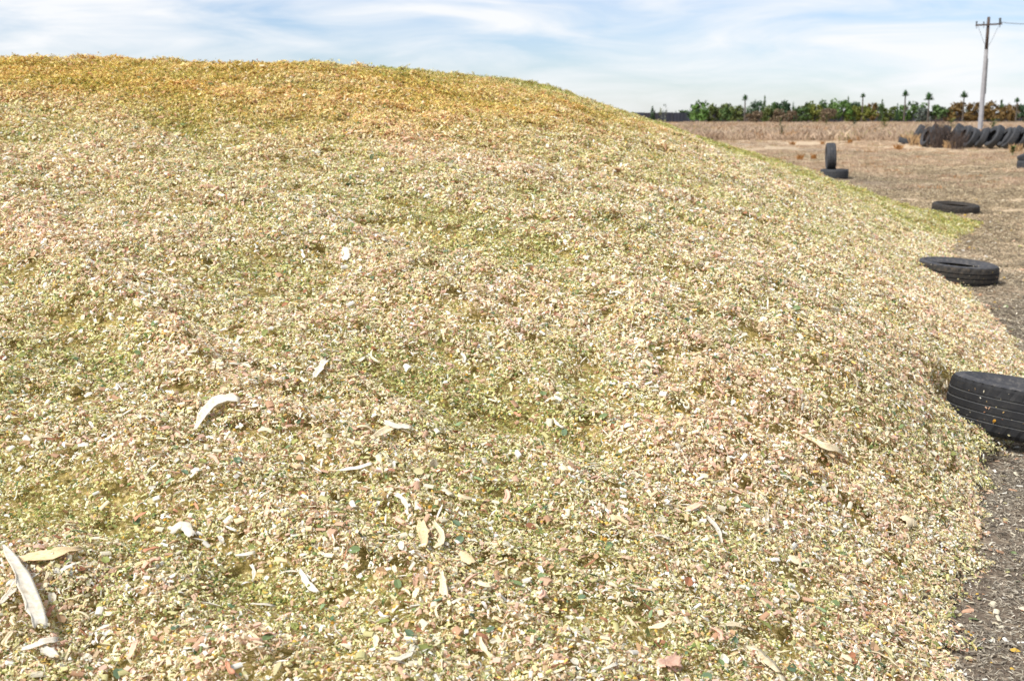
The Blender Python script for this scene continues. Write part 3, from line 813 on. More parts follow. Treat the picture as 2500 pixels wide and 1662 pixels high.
# ------------------------------------------------------------------ tyres
def rubber(name, c1, c2, dust, dustamt, rough=0.55):
    m, nt, b = new_mat(name, rough, 0.3)
    n = noise_node(nt, 9, 6, 0.65); r = ramp(nt, n.outputs['Fac'], [(0.3, c1), (0.7, c2)])
    n2 = noise_node(nt, 34, 5, 0.7); d2 = ramp(nt, n2.outputs['Fac'], [(0.5, (0, 0, 0)), (0.78, (dustamt,) * 3)])
    nt.links.new(mix(nt, d2.outputs[0], r.outputs[0], dust), b.inputs['Base Color'])
    bump(nt, b, n2.outputs['Fac'], 0.25, 0.004)
    return m
M_RUB = rubber("black_rubber", (.009, .009, .010), (.015, .015, .016), (.12, .11, .09), .16, .75)
M_SIDE = rubber("weathered_sidewall", (.030, .030, .033), (.056, .056, .060), (.20, .18, .15), .7, .7)
M_DUST = rubber("dusty_groove", (.06, .06, .062), (.11, .11, .11), (.16, .15, .12), .6, .9)
M_OLD = rubber("old_grey_rubber", (.024, .026, .030), (.044, .047, .053), (.15, .13, .10), .6, .7)
M_MUD = rubber("muddy_rubber", (.018, .017, .015), (.036, .032, .028), (.11, .08, .05), .8, .8)

def lathe(name, prof, seg, mats, fm=None, notch=None, smooth=True):
    """profile of (radius, height) turned about z; notch(j, k) gives a radius change"""
    V, F, FM = [], [], []
    m = len(prof)
    for k in range(seg):
        a = 2 * math.pi * k / seg
        for j, (r, h) in enumerate(prof):
            rr = r + (notch(j, k) if notch else 0)
            V.append((math.cos(a) * rr, math.sin(a) * rr, h))
    for k in range(seg):
        for j in range(m - 1):
            a, b_ = k * m + j, ((k + 1) % seg) * m + j
            F.append((a, b_, b_ + 1, a + 1)); FM.append(fm[j] if fm else 0)
    return mesh_from(name, V, F, mats, smooth, FM)
def tyre_parts(Rr, W, seg, grooves, tread_mat, side_mat, groove_mat, bead=0.62):
    half = .5 * W; tw = .40 * W
    prof, fm = [(Rr * .955, -half * .93), (Rr * .985, -tw)], [0]
    n = grooves; g = .004 if grooves else 0
    for i in range(n):
        c = -tw + 2 * tw * (i + 1) / (n + 1)
        crown = lambda h: Rr * (1 - .010 * (h / tw) ** 2)
        prof += [(crown(c - g), c - g), (crown(c) - .007, c - g * .8), (crown(c) - .007, c + g * .8), (crown(c + g), c + g)]
        fm += [0, 1, 1, 1]
    prof += [(Rr * .985, tw), (Rr * .955, half * .93)]; fm += [0, 0]
    if n == 0: prof.insert(2, (Rr, 0)); fm.append(0)
    L = len(prof)
    def notch(j, k):
        if seg < 60: return 0
        return -.006 if (k % 3 == 0 and (j in (0, 1, L - 1, L - 2))) else 0
    tread = lathe("tread", prof, seg, [tread_mat, groove_mat], fm, notch, False)
    def side(s):
        p = [(Rr * .955, half * .93), (Rr * .90, half * .995), (Rr * .84, half * 1.0), (Rr * .835, half * 1.015), (Rr * .82, half * 1.015), (Rr * .815, half * .99), (Rr * .74, half * .93), (Rr * (bead + .04), half * .74), (Rr * bead, half * .70), (Rr * (bead - .012), half * .60)]
        if s < 0: p = [(r, -h) for r, h in p][::-1]
        return lathe("sidewall", p, seg, [side_mat])
    pin = [(Rr * (bead - .012), half * .60), (Rr * (bead + .05), half * .66), (Rr * .80, half * .82), (Rr * .92, half * .6), (Rr * .93, 0), (Rr * .92, -half * .6), (Rr * .80, -half * .82), (Rr * (bead + .05), -half * .66), (Rr * (bead - .012), -half * .60)]
    liner = lathe("inner_liner", pin, seg, [tread_mat])
    return tread, side(1), side(-1), liner
def tyre(parts, centre, rot, label, group=None):
    e = empty("tyre", centre, rot)
    for nm, me in zip(("tread", "sidewall", "sidewall", "inner_liner"), parts): mobj(nm, me, e)
    if group and 'row' in group: k_ = .84 + .22 * random.random(); e.scale = (k_, k_, k_)
    return tag(e, label, "tyre", group)
near_p = tyre_parts(.325, .215, 120, 4, M_RUB, M_SIDE, M_DUST)
car_p = tyre_parts(.325, .185, 72, 3, M_MUD, M_SIDE, M_RUB, .60)
mud_p = tyre_parts(.33, .19, 64, 3, M_MUD, M_MUD, M_MUD, .68)
far_p = tyre_parts(.31, .20, 48, 2, M_OLD, M_OLD, M_RUB)
truck_p = tyre_parts(.50, .30, 48, 3, M_OLD, M_OLD, M_RUB, .58)
G1 = 'discarded tyres along the foot of the heap'
def ground_centre(px, py_front, Rr):
    p = ground_at(px, py_front); u = p / np.linalg.norm(p); return p + u * Rr
c = ground_centre(2496, 1112, .325)
tyre(near_p, (c[0], c[1], .118), (R(-4), R(8), 0), "black car tyre with ribbed tread lying half on the heap's edge, nearest", G1)
c = ground_centre(2332, 706, .325)
tyre(car_p, (c[0], c[1], .088), (R(1.5), R(3), 0), "black car tyre lying flat at the heap's foot, second nearest", G1)
c = ground_centre(2332, 522, .33)
tyre(mud_p, (c[0], c[1], .025), (R(4), R(2), 0), "thin muddy tyre lying flat, half hidden behind the heap's toe", G1)
c = ground_centre(2036, 437, .31)
tyre(far_p, (c[0], c[1], .10), (0, 0, 0), "grey tyre lying flat under the upright tyre behind the heap", G1)
tyre(far_p, (c[0] - .07, c[1] + .10, .47), (R(87), R(0), R(80)), "worn tyre standing upright on the flat grey tyre", G1)
c = ground_centre(2512, 413, .33)
tyre(far_p, (c[0], c[1], .10), (0, 0, 0), "lower tyre of the pair cut off by the right edge", G1)
tyre(far_p, (c[0] + .10, c[1] + .25, .33), (R(-8), R(-22), 0), "upper tilted tyre of the pair cut off by the right edge", G1)

# scraps of silage clinging to the two nearest tyres
def cling(t, Rr, W, n, seed):
    r = np.random.default_rng(seed); M = Matrix.LocRotScale(t.location, t.rotation_euler, None)
    P, N_ = [], []
    for k_ in range(n):
        a = r.uniform(-2.9, -.6)
        if r.random() < .62:
            h = W * .42 * (1 - 2 * r.random() ** .7); lp = Vector((math.cos(a) * Rr, math.sin(a) * Rr, h)); ln = Vector((math.cos(a), math.sin(a), .15))
        else:
            q = Rr * r.uniform(.72, .93); a = r.uniform(0, 6.28); lp = Vector((math.cos(a) * q, math.sin(a) * q, W * .5)); ln = Vector((0, 0, 1))
        P.append(lp); N_.append(ln.normalized())
    idx = r.integers(0, len(KINDS), n)
    return scatter("clinging_chips", np.array([tuple(p) for p in P]), eulers(np.array([tuple(q) for q in N_]), r.uniform(0, 6.28, n), .25, r), .004 + .012 * r.random(n) ** 2, idx, flake_tints(idx, r) * .75, FC, t, kind='stuff')
_near = [o for o in bpy.data.objects if o.type == 'EMPTY' and 'nearest' in o.get('label', '')]
for o in _near: cling(o, .327, .20, 70, 5 + len(o['label']))

# the long bank of old truck tyres
A0, B0 = ground_at(2262, 359), ground_at(2570, 369)
row_dir = (B0 - A0) / np.linalg.norm(B0 - A0); row_n = np.array([-row_dir[1], row_dir[0]])
rt = random.Random(12)
words = ['first', 'second', 'third', 'fourth', 'fifth', 'sixth', 'seventh', 'eighth', 'ninth', 'tenth', 'eleventh', 'twelfth', 'thirteenth', 'fourteenth', 'fifteenth', 'sixteenth', 'seventeenth', 'eighteenth', 'nineteenth', 'twentieth']
def axis_rot(v):
    q = Vector(v).normalized().to_track_quat('Z', 'Y'); return q.to_euler()
Lrow = np.linalg.norm(B0 - A0); nfr = int(Lrow / .54)
for i in range(nfr):
    p = A0 + row_dir * ((.54 * i) + rt.uniform(-.12, .12)) + row_n * rt.uniform(-.1, .1)
    v = (-.86 + rt.uniform(-.1, .1), .10 + rt.uniform(-.2, .2), .42 + rt.uniform(-.12, .12))
    tyre(truck_p, (p[0], p[1], .46 + rt.uniform(-.04, .05)), axis_rot(v), "leaning old grey truck tyre, %s from the left in the far row's front" % words[i], 'old truck tyres banked in a row')
for i in range(nfr - 2):
    p = A0 + row_dir * ((.54 * i) + .3 + rt.uniform(-.2, .2)) + row_n * (.95 + rt.uniform(-.1, .1))
    v = (-.8 + rt.uniform(-.3, .3), .1 + rt.uniform(-.3, .3), .5 + rt.uniform(-.2, .3))
    tyre(truck_p, (p[0], p[1], .50 + rt.uniform(-.05, .08)), axis_rot(v), "old grey truck tyre, %s from the left in the far row's back layer" % words[i], 'old truck tyres banked in a row')
for (px, py, z, v, lb) in [(2240, 350, .46, (-.85, .2, .4), "old truck tyre standing at the left end of the far tyre row"),
                           (2216, 352, .16, (.1, -.1, 1), "flat old truck tyre poking out at the far left of the tyre row"),
                           (2272, 348, .60, (-.7, .3, .6), "old truck tyre heaped on top behind the dead bush")]:
    p = ground_at(px, py); tyre(truck_p, (p[0], p[1], z), axis_rot(v), lb, 'old truck tyres banked in a row')

# ------------------------------------------------------------------ power pole
PY = 75.0
pb = at_depth(2394, 300, PY)
ptop = at_depth(2414, 42, PY)[2]; zmid = at_depth(2408, 121, PY)[2]
M_CONC = noisy_mat("pale_concrete", (.24, .235, .24), (.34, .335, .34), 3, .8, .3, .2, .01)
M_TIMB = noisy_mat("dark_timber", (.055, .040, .034), (.10, .075, .062), 4, .85, .2, .3, .01, 'Object', (3, 3, .3))
M_METAL = noisy_mat("dark_metal", (.03, .035, .035), (.06, .065, .065), 6, .5, .5)
M_WIRE = noisy_mat("wire", (.10, .11, .12), (.14, .15, .16), 6, .5, .5)
def taper(name, r0, r1, z0, z1, seg, mat, parent):
    V, F = [], []
    for z_, r_ in ((z0, r0), ((z0 + z1) / 2, (r0 + r1) / 2), (z1, r1)):
        for k_ in range(seg):
            a = 2 * math.pi * k_ / seg; V.append((math.cos(a) * r_, math.sin(a) * r_, z_))
    for j in range(2):
        for k_ in range(seg):
            a = j * seg + k_; b_ = j * seg + (k_ + 1) % seg; F.append((a, b_, b_ + seg, a + seg))
    F += [tuple(range(seg))[::-1], tuple(range(2 * seg, 3 * seg))]
    return mobj(name, mesh_from(name, V, F, mat, seg > 8), parent)
def box_geo(x0, x1, y0, y1, z0, z1):
    V = [(x, y, z) for z in (z0, z1) for y in (y0, y1) for x in (x0, x1)]
    return V, [(0, 2, 3, 1), (4, 5, 7, 6), (0, 1, 5, 4), (2, 6, 7, 3), (0, 4, 6, 2), (1, 3, 7, 5)]
def tube_geo(pts, rad, seg=6):
    V, F = [], []; pts = [Vector(p) for p in pts]; n = len(pts)
    for i, p in enumerate(pts):
        t = (pts[min(i + 1, n - 1)] - pts[max(i - 1, 0)]).normalized()
        s1 = t.cross(Vector((.3, .9, .2))).normalized(); s2 = t.cross(s1)
        for k_ in range(seg):
            a = 2 * math.pi * k_ / seg; V.append(p + (s1 * math.cos(a) + s2 * math.sin(a)) * (rad[i] if isinstance(rad, (list, tuple)) else rad))
    for i in range(n - 1):
        for k_ in range(seg):
            a = i * seg + k_; b_ = i * seg + (k_ + 1) % seg; F.append((a, b_, b_ + seg, a + seg))
    return V, F
pole = empty("power_pole", (pb[0], PY, -.02), (0, 0, R(-8)))
tag(pole, "tall power pole, pale below and dark timber above, behind the tyre row", "power pole")
taper("lower_pole", .170, .120, 0, zmid + .02, 8, M_CONC, pole)
taper("upper_pole", .108, .092, zmid, ptop + .02, 14, M_TIMB, pole)
V, F = box_geo(.09, .172, -.06, .06, 2.8, zmid - .55)  # dark strip along the right side of the lower pole
V = [(x_ - (z_ - 2.8) * .012, y_, z_) for x_, y_, z_ in V]
mobj("dark_strip", mesh_from("dark_strip", V, F, M_METAL), pole)
za = at_depth(2412, 61, PY)[2] + .02
V, F = box_geo(-.80, .80, -.17, -.09, za - .05, za + .05)
arm = mobj("crossarm", mesh_from("crossarm", V, F, M_TIMB), pole); arm.rotation_euler = (0, R(-2.5), 0); arm.location = (0, 0, 0)
arm.location = (za * math.sin(R(2.5)), 0, za * (1 - math.cos(R(2.5))))
def insulator(xx, s=1.0):
    me = lathe("insulator", [(.001, .26 * s), (.05 * s, .24 * s), (.055 * s, .18 * s), (.03 * s, .16 * s), (.06 * s, .12 * s), (.03 * s, .09 * s), (.05 * s, .05 * s), (.018, .02), (.018, -.20)], 10, [M_METAL])
    o = mobj("insulator", me, arm); o.location = (xx, -.13, za + .0)
for xx, s_ in ((-.74, 1), (-.30, .8), (.68, 1.5)): insulator(xx, s_)
for xx in (-.70, .66):
    pts = [(xx * (1 - t_) ** .8 + (.10 if xx > 0 else -.10) * (1 - (1 - t_) ** .8), -.14, za - .05 - 1.25 * t_ ** 1.3) for t_ in np.linspace(0, 1, 9)]
    V, F = tube_geo(pts, .012); mobj("jumper_wire", mesh_from("jumper_wire", V, F, M_WIRE, True), pole)
w0 = np.array([pb[0] + .72, PY - .2, za + .12]); w1 = at_depth(2720, 24, 62)
pts = [w0 + (w1 - w0) * t_ + np.array([0, 0, -.35 * 4 * t_ * (1 - t_)]) for t_ in np.linspace(0, 1, 15)]
V, F = tube_geo([p - w0 for p in pts], .022)
o = mobj("overhead_wire", mesh_from("overhead_wire", V, F, M_WIRE, True)); o.location = w0
tag(o, "thin overhead wire running right from the pole's crossarm", "wire")

# ------------------------------------------------------------------ fence and trees beyond the field
FY = 197.0
M_PAN = [noisy_mat("dark_screen_%d" % i, c1, c2, .8, .8, .3, .1, .02, 'Object', (4, 1, .4)) for i, (c1, c2) in enumerate([((.020, .022, .032), (.034, .038, .052)), ((.030, .034, .050), (.048, .054, .074)), ((.024, .022, .028), (.038, .036, .044))])]
fence = empty("dark_fence", (20.0, FY, 0)); tag(fence, "long dark screen fence running behind the far shrubs", "fence")
pan_me = []
for m_ in M_PAN:
    V, F = [], []
    nx = 8
    for i in range(nx + 1):          # folded sheet
        xx = 2.32 * i / nx; dy = .03 * (i % 2)
        V += [(xx, dy, .02), (xx, dy, 2.0), (xx, dy + .02, 2.0), (xx, dy + .02, .02)]
    for i in range(nx):
        a = i * 4; b_ = a + 4
        F += [(a, b_, b_ + 1, a + 1), (a + 1, b_ + 1, b_ + 2, a + 2), (a + 2, b_ + 2, b_ + 3, a + 3)]
    F += [(0, 1, 2, 3), (nx * 4 + 3, nx * 4 + 2, nx * 4 + 1, nx * 4)]
    pan_me.append(mesh_from("panel", V, F, m_))
V, F = box_geo(-.05, .05, -.05, .05, 0, 2.08); post_me = mesh_from("post", V, F, M_METAL)
for i in range(31):
    o = mobj("post", post_me, fence); o.location = (2.4 * i, 0, 0)
    if i < 30:
        o = mobj("panel", pan_me[rt.choice((0, 0, 1, 2))], fence); o.location = (2.4 * i + .04, -.02, rt.uniform(-.06, .06))

def leaf_mat(name, c1, c2, trans=.25):
    m, nt, b = new_mat(name, .6, .25)
    n = noise_node(nt, 1.7, 4, .6); r = ramp(nt, n.outputs['Fac'], [(.32, c1), (.68, c2)])
    nt.links.new(r.outputs[0], b.inputs['Base Color'])
    return m
LM = {'green': leaf_mat("green_foliage", (.045, .085, .022), (.095, .15, .042)),
      'bright': leaf_mat("bright_foliage", (.06, .125, .022), (.12, .20, .045)),
      'dark': leaf_mat("dark_foliage", (.028, .058, .026), (.06, .10, .045)),
      'olive': leaf_mat("olive_foliage", (.075, .105, .025), (.15, .17, .05)),
      'yellow': leaf_mat("yellow_foliage", (.11, .13, .02), (.20, .20, .04)),
      'rust': leaf_mat("rust_foliage", (.10, .060, .018), (.20, .125, .04)),
      'brown': leaf_mat("brown_foliage", (.12, .085, .05), (.21, .15, .09)),
      'grey': leaf_mat("grey_foliage", (.10, .12, .10), (.18, .20, .17))}
M_BARK = noisy_mat("bark", (.06, .05, .04), (.12, .10, .08), 5, .9, .2, .3, .02)
def crown_mesh(name, r, mat, n=620, sparse=False, cone=False):
    """leaf faces gathered in clumps through a crown of unit height and unit width, standing on z=0"""
    cl = []
    for i in range(34 if not sparse else 12):
        if cone: z_ = r.uniform(.12, .96); w = .5 * (1.02 - z_) ** .7
        else: z_ = r.uniform(.24, .92); w = .44 * math.sqrt(max(.05, 1 - ((z_ - .40) / .58) ** 2))
        a = r.uniform(0, 6.283); q = w * math.sqrt(r.random())
        cl.append((q * math.cos(a), q * math.sin(a), z_, r.uniform(.07, .16)))
    V, F = [], []
    for i in range(n):
        cx, cy, cz, cr = cl[r.integers(len(cl))]
        v = r.normal(0, 1, 3); v = v / np.linalg.norm(v) * cr * r.random() ** .4
        p = np.array([cx, cy, cz]) + v; p[2] = max(p[2], .02)
        s_ = r.uniform(.04, .085) * (.8 if sparse else 1)
        e1 = r.normal(0, 1, 3); e1 /= np.linalg.norm(e1); e2 = np.cross(e1, r.normal(0, 1, 3)); e2 /= np.linalg.norm(e2)
        o_ = len(V); V += [p - e1 * s_, p + e2 * s_ * .6, p + e1 * s_, p - e2 * s_ * .6]; F.append((o_, o_ + 1, o_ + 2, o_ + 3))
    return mesh_from(name, V, F, mat)
def trunk_mesh(r):
    V, F = [], []
    def add(pts, rads):
        v, f = tube_geo(pts, rads, 5); o_ = len(V); V.extend(v); F.extend([tuple(i + o_ for i in q) for q in f])
    add([(0, 0, -.02), (.01, .0, .25), (-.01, .01, .55), (0, 0, .8)], [.03, .024, .016, .008])
    for k_ in range(5):
        a = r.uniform(0, 6.28); z_ = r.uniform(.15, .5)
        add([(0, 0, z_), (math.cos(a) * .15, math.sin(a) * .15, z_ + .15), (math.cos(a) * .3, math.sin(a) * .3, z_ + .33)], [.014, .009, .004])
    return mesh_from("trunk", V, F, M_BARK)
rk = np.random.default_rng(9)
TRUNKS = [trunk_mesh(rk) for _ in range(3)]
CROWNS = {kd: [crown_mesh("crown", rk, m_, 620) for _ in range(3)] for kd, m_ in LM.items()}
CONES = {kd: crown_mesh("crown", rk, LM[kd], 420, False, True) for kd in ('dark', 'green', 'olive')}
SPARSE = {kd: crown_mesh("crown", rk, LM[kd], 170, True) for kd in ('grey', 'yellow')}
TREES = []
def shrub(px, top, wpx, kind, Y, form='round'):
    h = (at_depth(px, top, Y))[2]; w = wpx / FPX * Y
    TREES.append(dict(px=px, h=h, w=w, kind=kind, Y=Y, form=form))
for a in [(1593, 258, 17, 'dark', 188, 'cone'), (1612, 260, 9, 'yellow', 186, 'sparse'), (1624, 252, 18, 'grey', 188, 'sparse'), (1649, 270, 8, 'dark', 199.5, 'cone'), (1672, 266, 30, 'green', 200, 'round'),
          (1692, 254, 24, 'dark', 190, 'round'), (1709, 244, 38, 'bright', 186, 'round'), (1745, 254, 34, 'olive', 188, 'round'), (1771, 252, 34, 'olive', 190, 'round'), (1770, 262, 26, 'green', 185, 'round'), (1798, 257, 30, 'olive', 188, 'round'),
          (1832, 262, 24, 'green', 192, 'round'), (1846, 245, 30, 'dark', 190, 'round'), (1864, 234, 14, 'green', 188, 'cone'), (1848, 270, 26, 'brown', 180, 'round'), (1830, 276, 18, 'brown', 178, 'round'), (1880, 258, 30, 'olive', 186, 'round'), (1897, 251, 40, 'green', 190, 'round'), (1914, 245, 26, 'dark', 187, 'round'),
          (1901, 267, 28, 'brown', 180, 'round'), (1932, 269, 22, 'brown', 181, 'round'), (1935, 248, 8, 'dark', 189, 'cone'), (1955, 258, 36, 'green', 186, 'round'), (1970, 248, 36, 'olive', 190, 'round'), (1988, 254, 30, 'yellow', 187, 'round'), (2004, 243, 11, 'green', 189, 'cone'),
          (2024, 244, 46, 'green', 190, 'round'), (2022, 264, 34, 'brown', 180, 'round'), (2056, 243, 36, 'bright', 185, 'round'), (2067, 236, 13, 'green', 187, 'cone'), (2084, 248, 30, 'dark', 191, 'round'), (2080, 256, 26, 'yellow', 185, 'round'), (2110, 257, 36, 'yellow', 185, 'round'),
          (2130, 250, 26, 'rust', 188, 'round'), (2142, 251, 28, 'green', 190, 'round'), (2151, 243, 14, 'green', 187, 'cone'), (2172, 259, 34, 'olive', 188, 'round'), (2188, 252, 11, 'dark', 186, 'cone'), (2204, 256, 24, 'bright', 187, 'round'), (2236, 250, 44, 'green', 188, 'round'),
          (2252, 262, 26, 'grey', 184, 'round'), (2292, 257, 42, 'green', 188, 'round'), (2314, 264, 24, 'olive', 190, 'round'), (2338, 249, 44, 'rust', 186, 'round'), (2362, 252, 18, 'dark', 190, 'cone'), (2378, 249, 32, 'rust', 188, 'round'), (2400, 255, 22, 'dark', 191, 'round'), (2420, 247, 40, 'rust', 186, 'round'), (2443, 244, 24, 'green', 188, 'cone'),
          (2460, 254, 26, 'rust', 186, 'round'), (2478, 255, 26, 'rust', 190, 'round'), (2496, 255, 26, 'dark', 188, 'round'), (2522, 250, 36, 'green', 188, 'round'), (2556, 252, 36, 'rust', 187, 'round')]:
    shrub(*a)
NAMES = {'green': 'mid green', 'bright': 'fresh bright green', 'dark': 'dark green', 'olive': 'olive green', 'yellow': 'yellow green', 'rust': 'rust brown', 'brown': 'low pale brown', 'grey': 'pale grey green'}
TREES.sort(key=lambda t: t['px'])
seen = {}
for t in TREES:
    key = (t['kind'], t['form'] if t['form'] == 'cone' else 'round'); seen[key] = seen.get(key, 0) + 1
tot, seen = seen, {}
W2 = words + ['twenty-first']
for i, t in enumerate(TREES):
    p = at_depth(t['px'], 300, t['Y'])
    e = empty("cone_shrub" if t['form'] == 'cone' else "shrub", (p[0], t['Y'], -.02), (0, 0, rt.uniform(0, 6.28)))
    me = CONES.get(t['kind'], CONES['green']) if t['form'] == 'cone' else (SPARSE[t['kind']] if t['form'] == 'sparse' else CROWNS[t['kind']][i % 3])
    wk = 1.5 if t['form'] == 'round' else 1.15
    e.scale = (t['w'] * wk, t['w'] * wk, t['h'] * 1.0)
    mobj("crown", me, e); mobj("trunk", TRUNKS[i % 3], e)
    key = (t['kind'], t['form'] if t['form'] == 'cone' else 'round'); seen[key] = seen.get(key, 0) + 1
    nm = "narrow " + NAMES[t['kind']] + " tree" if t['form'] == 'cone' else NAMES[t['kind']] + " shrub"
    lab = ("%s, %s of its kind from the left in the tree line" % (nm, W2[seen[key] - 1])) if tot[key] > 1 else "only %s in the far tree line" % nm
    tag(e, lab, "tree" if t['form'] == 'cone' else "shrub", 'shrubs and trees of the far line')

M_CAB = leaf_mat("cabbage_tree_leaf", (.030, .085, .026), (.065, .14, .045))
def cabbage(px, top, Y, head_px, label, heads=1):
    zt = at_depth(px, top, Y)[2]; hr = head_px / FPX * Y * .5 * (1.1 + .4 * ((px * 7) % 10) / 10); p = at_depth(px, 300, Y)
    e = empty("cabbage_tree", (p[0], Y, -.02)); tag(e, label, "tree", 'cabbage trees of the far line')
    r = np.random.default_rng(int(px))
    tops = [(0, 0, zt - hr * 1.1, hr)]
    if heads > 1: tops.append((hr * 1.1, 0, zt - hr * 3.2, hr * .7))
    V, F = tube_geo([(0, 0, 0), (.05, 0, zt * .5), (0, 0, zt - hr)], [.16, .12, .09], 7)
    if heads > 1:
        v, f = tube_geo([(0, 0, zt * .5), (hr * .7, 0, zt - hr * 4), (hr * 1.1, 0, zt - hr * 3)], [.1, .08, .06], 6); o_ = len(V); V += v; F += [tuple(i + o_ for i in q) for q in f]
    mobj("trunk", mesh_from("trunk", V, F, M_BARK, True), e)
    for (cx, cy, cz, rr) in tops:
        V, F = [], []
        for k_ in range(110):
            el = r.uniform(.05, 1.55); az = r.uniform(0, 6.283); L = rr * r.uniform(.8, 1.25)
            dv = np.array([math.cos(el) * math.cos(az), math.cos(el) * math.sin(az), math.sin(el) * 1.5]); sdv = np.array([-math.sin(az), math.cos(az), 0]) * rr * .07
            c0 = np.array([cx, cy, cz]); o_ = len(V)
            V += [c0 - sdv * .5, c0 + sdv * .5, c0 + dv * L * .6 + sdv, c0 + dv * L + np.array([0, 0, -.12 * L]), c0 + dv * L * .6 - sdv]; F.append((o_, o_ + 1, o_ + 2, o_ + 3, o_ + 4))
        mobj("leaf_head", mesh_from("leaf_head", V, F, M_CAB), e)
cabbage(1336, 211, 150, 12, "lone tree top peeking above the heap's far shoulder")
cabbage(1817, 234, 184, 13, "tuft-headed cabbage tree at the left of the far line, slimmest")
cabbage(2103, 229, 184, 13, "tuft-headed cabbage tree in the middle of the far line, small round head")
cabbage(2206, 223, 182, 17, "two-headed cabbage tree, tallest in the far line", 2)
cabbage(2264, 230, 183, 18, "tuft-headed cabbage tree just right of the tallest one")
cabbage(2349, 226, 183, 18, "tuft-headed cabbage tree left of the power pole, above rust shrubs")
cabbage(2479, 240, 184, 13, "tuft-headed cabbage tree right of the power pole")

# ------------------------------------------------------------------ dry grass, weeds, tufts, dead bush
def blade_tuft(name, r, n, h, rad, w, mat, lean=.3):
    V, F = [], []
    for k_ in range(n):
        a = r.uniform(0, 6.283); q = rad * math.sqrt(r.random()); b0 = np.array([q * math.cos(a), q * math.sin(a), -.02])
        az = r.uniform(0, 6.283); L = h * r.uniform(.55, 1.1); ln = r.uniform(0, lean) * L
        d_ = np.array([math.cos(az), math.sin(az), 0]); s_ = np.array([-math.sin(az), math.cos(az), 0]) * w * r.uniform(.6, 1.2)
        m1 = b0 + d_ * ln * .35 + np.array([0, 0, L * .6]); t1 = b0 + d_ * ln + np.array([0, 0, L]); o_ = len(V)
        V += [b0 - s_, b0 + s_, m1 + s_ * .8, t1, m1 - s_ * .8]; F.append((o_, o_ + 1, o_ + 2, o_ + 3, o_ + 4))
    return mesh_from(name, V, F, mat)
def grass_mat(name):
    m, nt, b = new_mat(name, .8, .2); t = attr(nt, 'tint', 'INSTANCER')
    nt.links.new(t.outputs['Color'], b.inputs['Base Color']); return m
M_GR = grass_mat("dry_grass")
rq = np.random.default_rng(66)
GC = proto_collection("tuft", [blade_tuft("tuft", rq, 38, .54, .6, .016, M_GR, .8) for _ in range(8)])
out = []
for (y0, y1, dn) in ((62, 80, 2.4), (80, 110, 1.7), (110, 150, 1.1), (150, 196, .8)):
    xl, xr = .09 * y0, .52 * y1; n = int(dn * (y1 - y0) * (xr - xl)); out.append(np.stack([rq.uniform(xl, xr, n), rq.uniform(y0, y1, n)], 1))
Pq = np.vstack(out); x, y = Pq[:, 0], Pq[:, 1]
edge_y = 66 + 5 * fbm(x * .12, x * 0 + 2, 2) + .0 * x
k = (y > edge_y) & (rq.random(len(x)) < sstep(-6, 6, y - edge_y) + .25)
x, y = x[k], y[k]; n = len(x)
gcol = np.array([lin(164, 142, 120), lin(180, 158, 136), lin(192, 172, 146), lin(170, 134, 98), lin(150, 140, 98)])
T = gcol[rq.choice(5, n, p=[.3, .32, .2, .12, .06])] * rq.uniform(.85, 1.12, (n, 1))
hs = rq.uniform(.65, 1.25, n) * (1 + .25 * fbm(x * .1, y * .1, 2))
gr = scatter("dry_grass", np.stack([x, y, 0 * x], 1), np.stack([0 * x, 0 * x, rq.uniform(0, 6.28, n)], 1), np.stack([hs * 1.1, hs * 1.1, hs], 1), rq.integers(0, 8, n), T, GC, None, kind='stuff')
tag(gr, "tall dry tan grass covering the field before the far shrubs", "grass")
print("grass", n)
# short dry stubble between the tyres and the field
SC = proto_collection("stubble", [blade_tuft("stubble", rq, 22, .09, .22, .006, M_GR, 1.4) for _ in range(6)])
n = 7000; y = 22 + 48 * rq.random(n) ** .8; x = rq.uniform(.12, .52, n) * y + rq.uniform(0, 1, n)
k = (fbm(x * .3, y * .3, 3) > -.12) & (rq.random(n) > .9 * soil_at(x, y)); x, y = x[k], y[k]; n = len(x)
T = gcol[rq.choice(5, n, p=[.3, .3, .3, .07, .03])] * rq.uniform(.8, 1.1, (n, 1)); hs = rq.uniform(.6, 1.3, n)
sb = scatter("dry_stubble", np.stack([x, y, ground_z(x, y)], 1), np.stack([0 * x, 0 * x, rq.uniform(0, 6.28, n)], 1), hs, rq.integers(0, 6, n), T, SC, None, kind='stuff')
tag(sb, "short dry stubble on the bare yard between tyres and field", "stubble")

M_OR = noisy_mat("orange_tuft", lin(134, 92, 48), lin(176, 130, 78), 6, .85, .2)
M_DRY = noisy_mat("straw_tuft", lin(146, 118, 84), lin(184, 154, 114), 6, .85, .2)
tuft_me = [blade_tuft("tuft", rq, 60, .26, .13, .008, M_OR, .8) for _ in range(3)]
tall_me = [blade_tuft("tuft", rq, 90, .60, .40, .014, M_DRY, .6) for _ in range(3)]
for i, (px, py, s_, lb) in enumerate([(1935, 355, 1.2, "leftmost rusty orange grass tuft at the field's edge"), (2008, 353, .9, "small rusty tuft above the upright tyre"), (2075, 350, 1.3, "rusty orange tuft right of the upright tyre at the field's edge"),
                                      (2194, 366, 1.5, "orange grass tuft in front of the tyre row's left end"), (1953, 388, 1.0, "rusty tuft left of the upright tyre"), (1986, 387, 1.0, "rusty tuft close beside the upright tyre")]):
    p = ground_at(px, py); o = mobj("orange_tuft", tuft_me[i % 3]); o.location = (p[0], p[1], 0); o.scale = (s_ * .75, s_ * .75, s_ * .7); tag(o, lb, "grass tuft", 'rusty grass tufts')
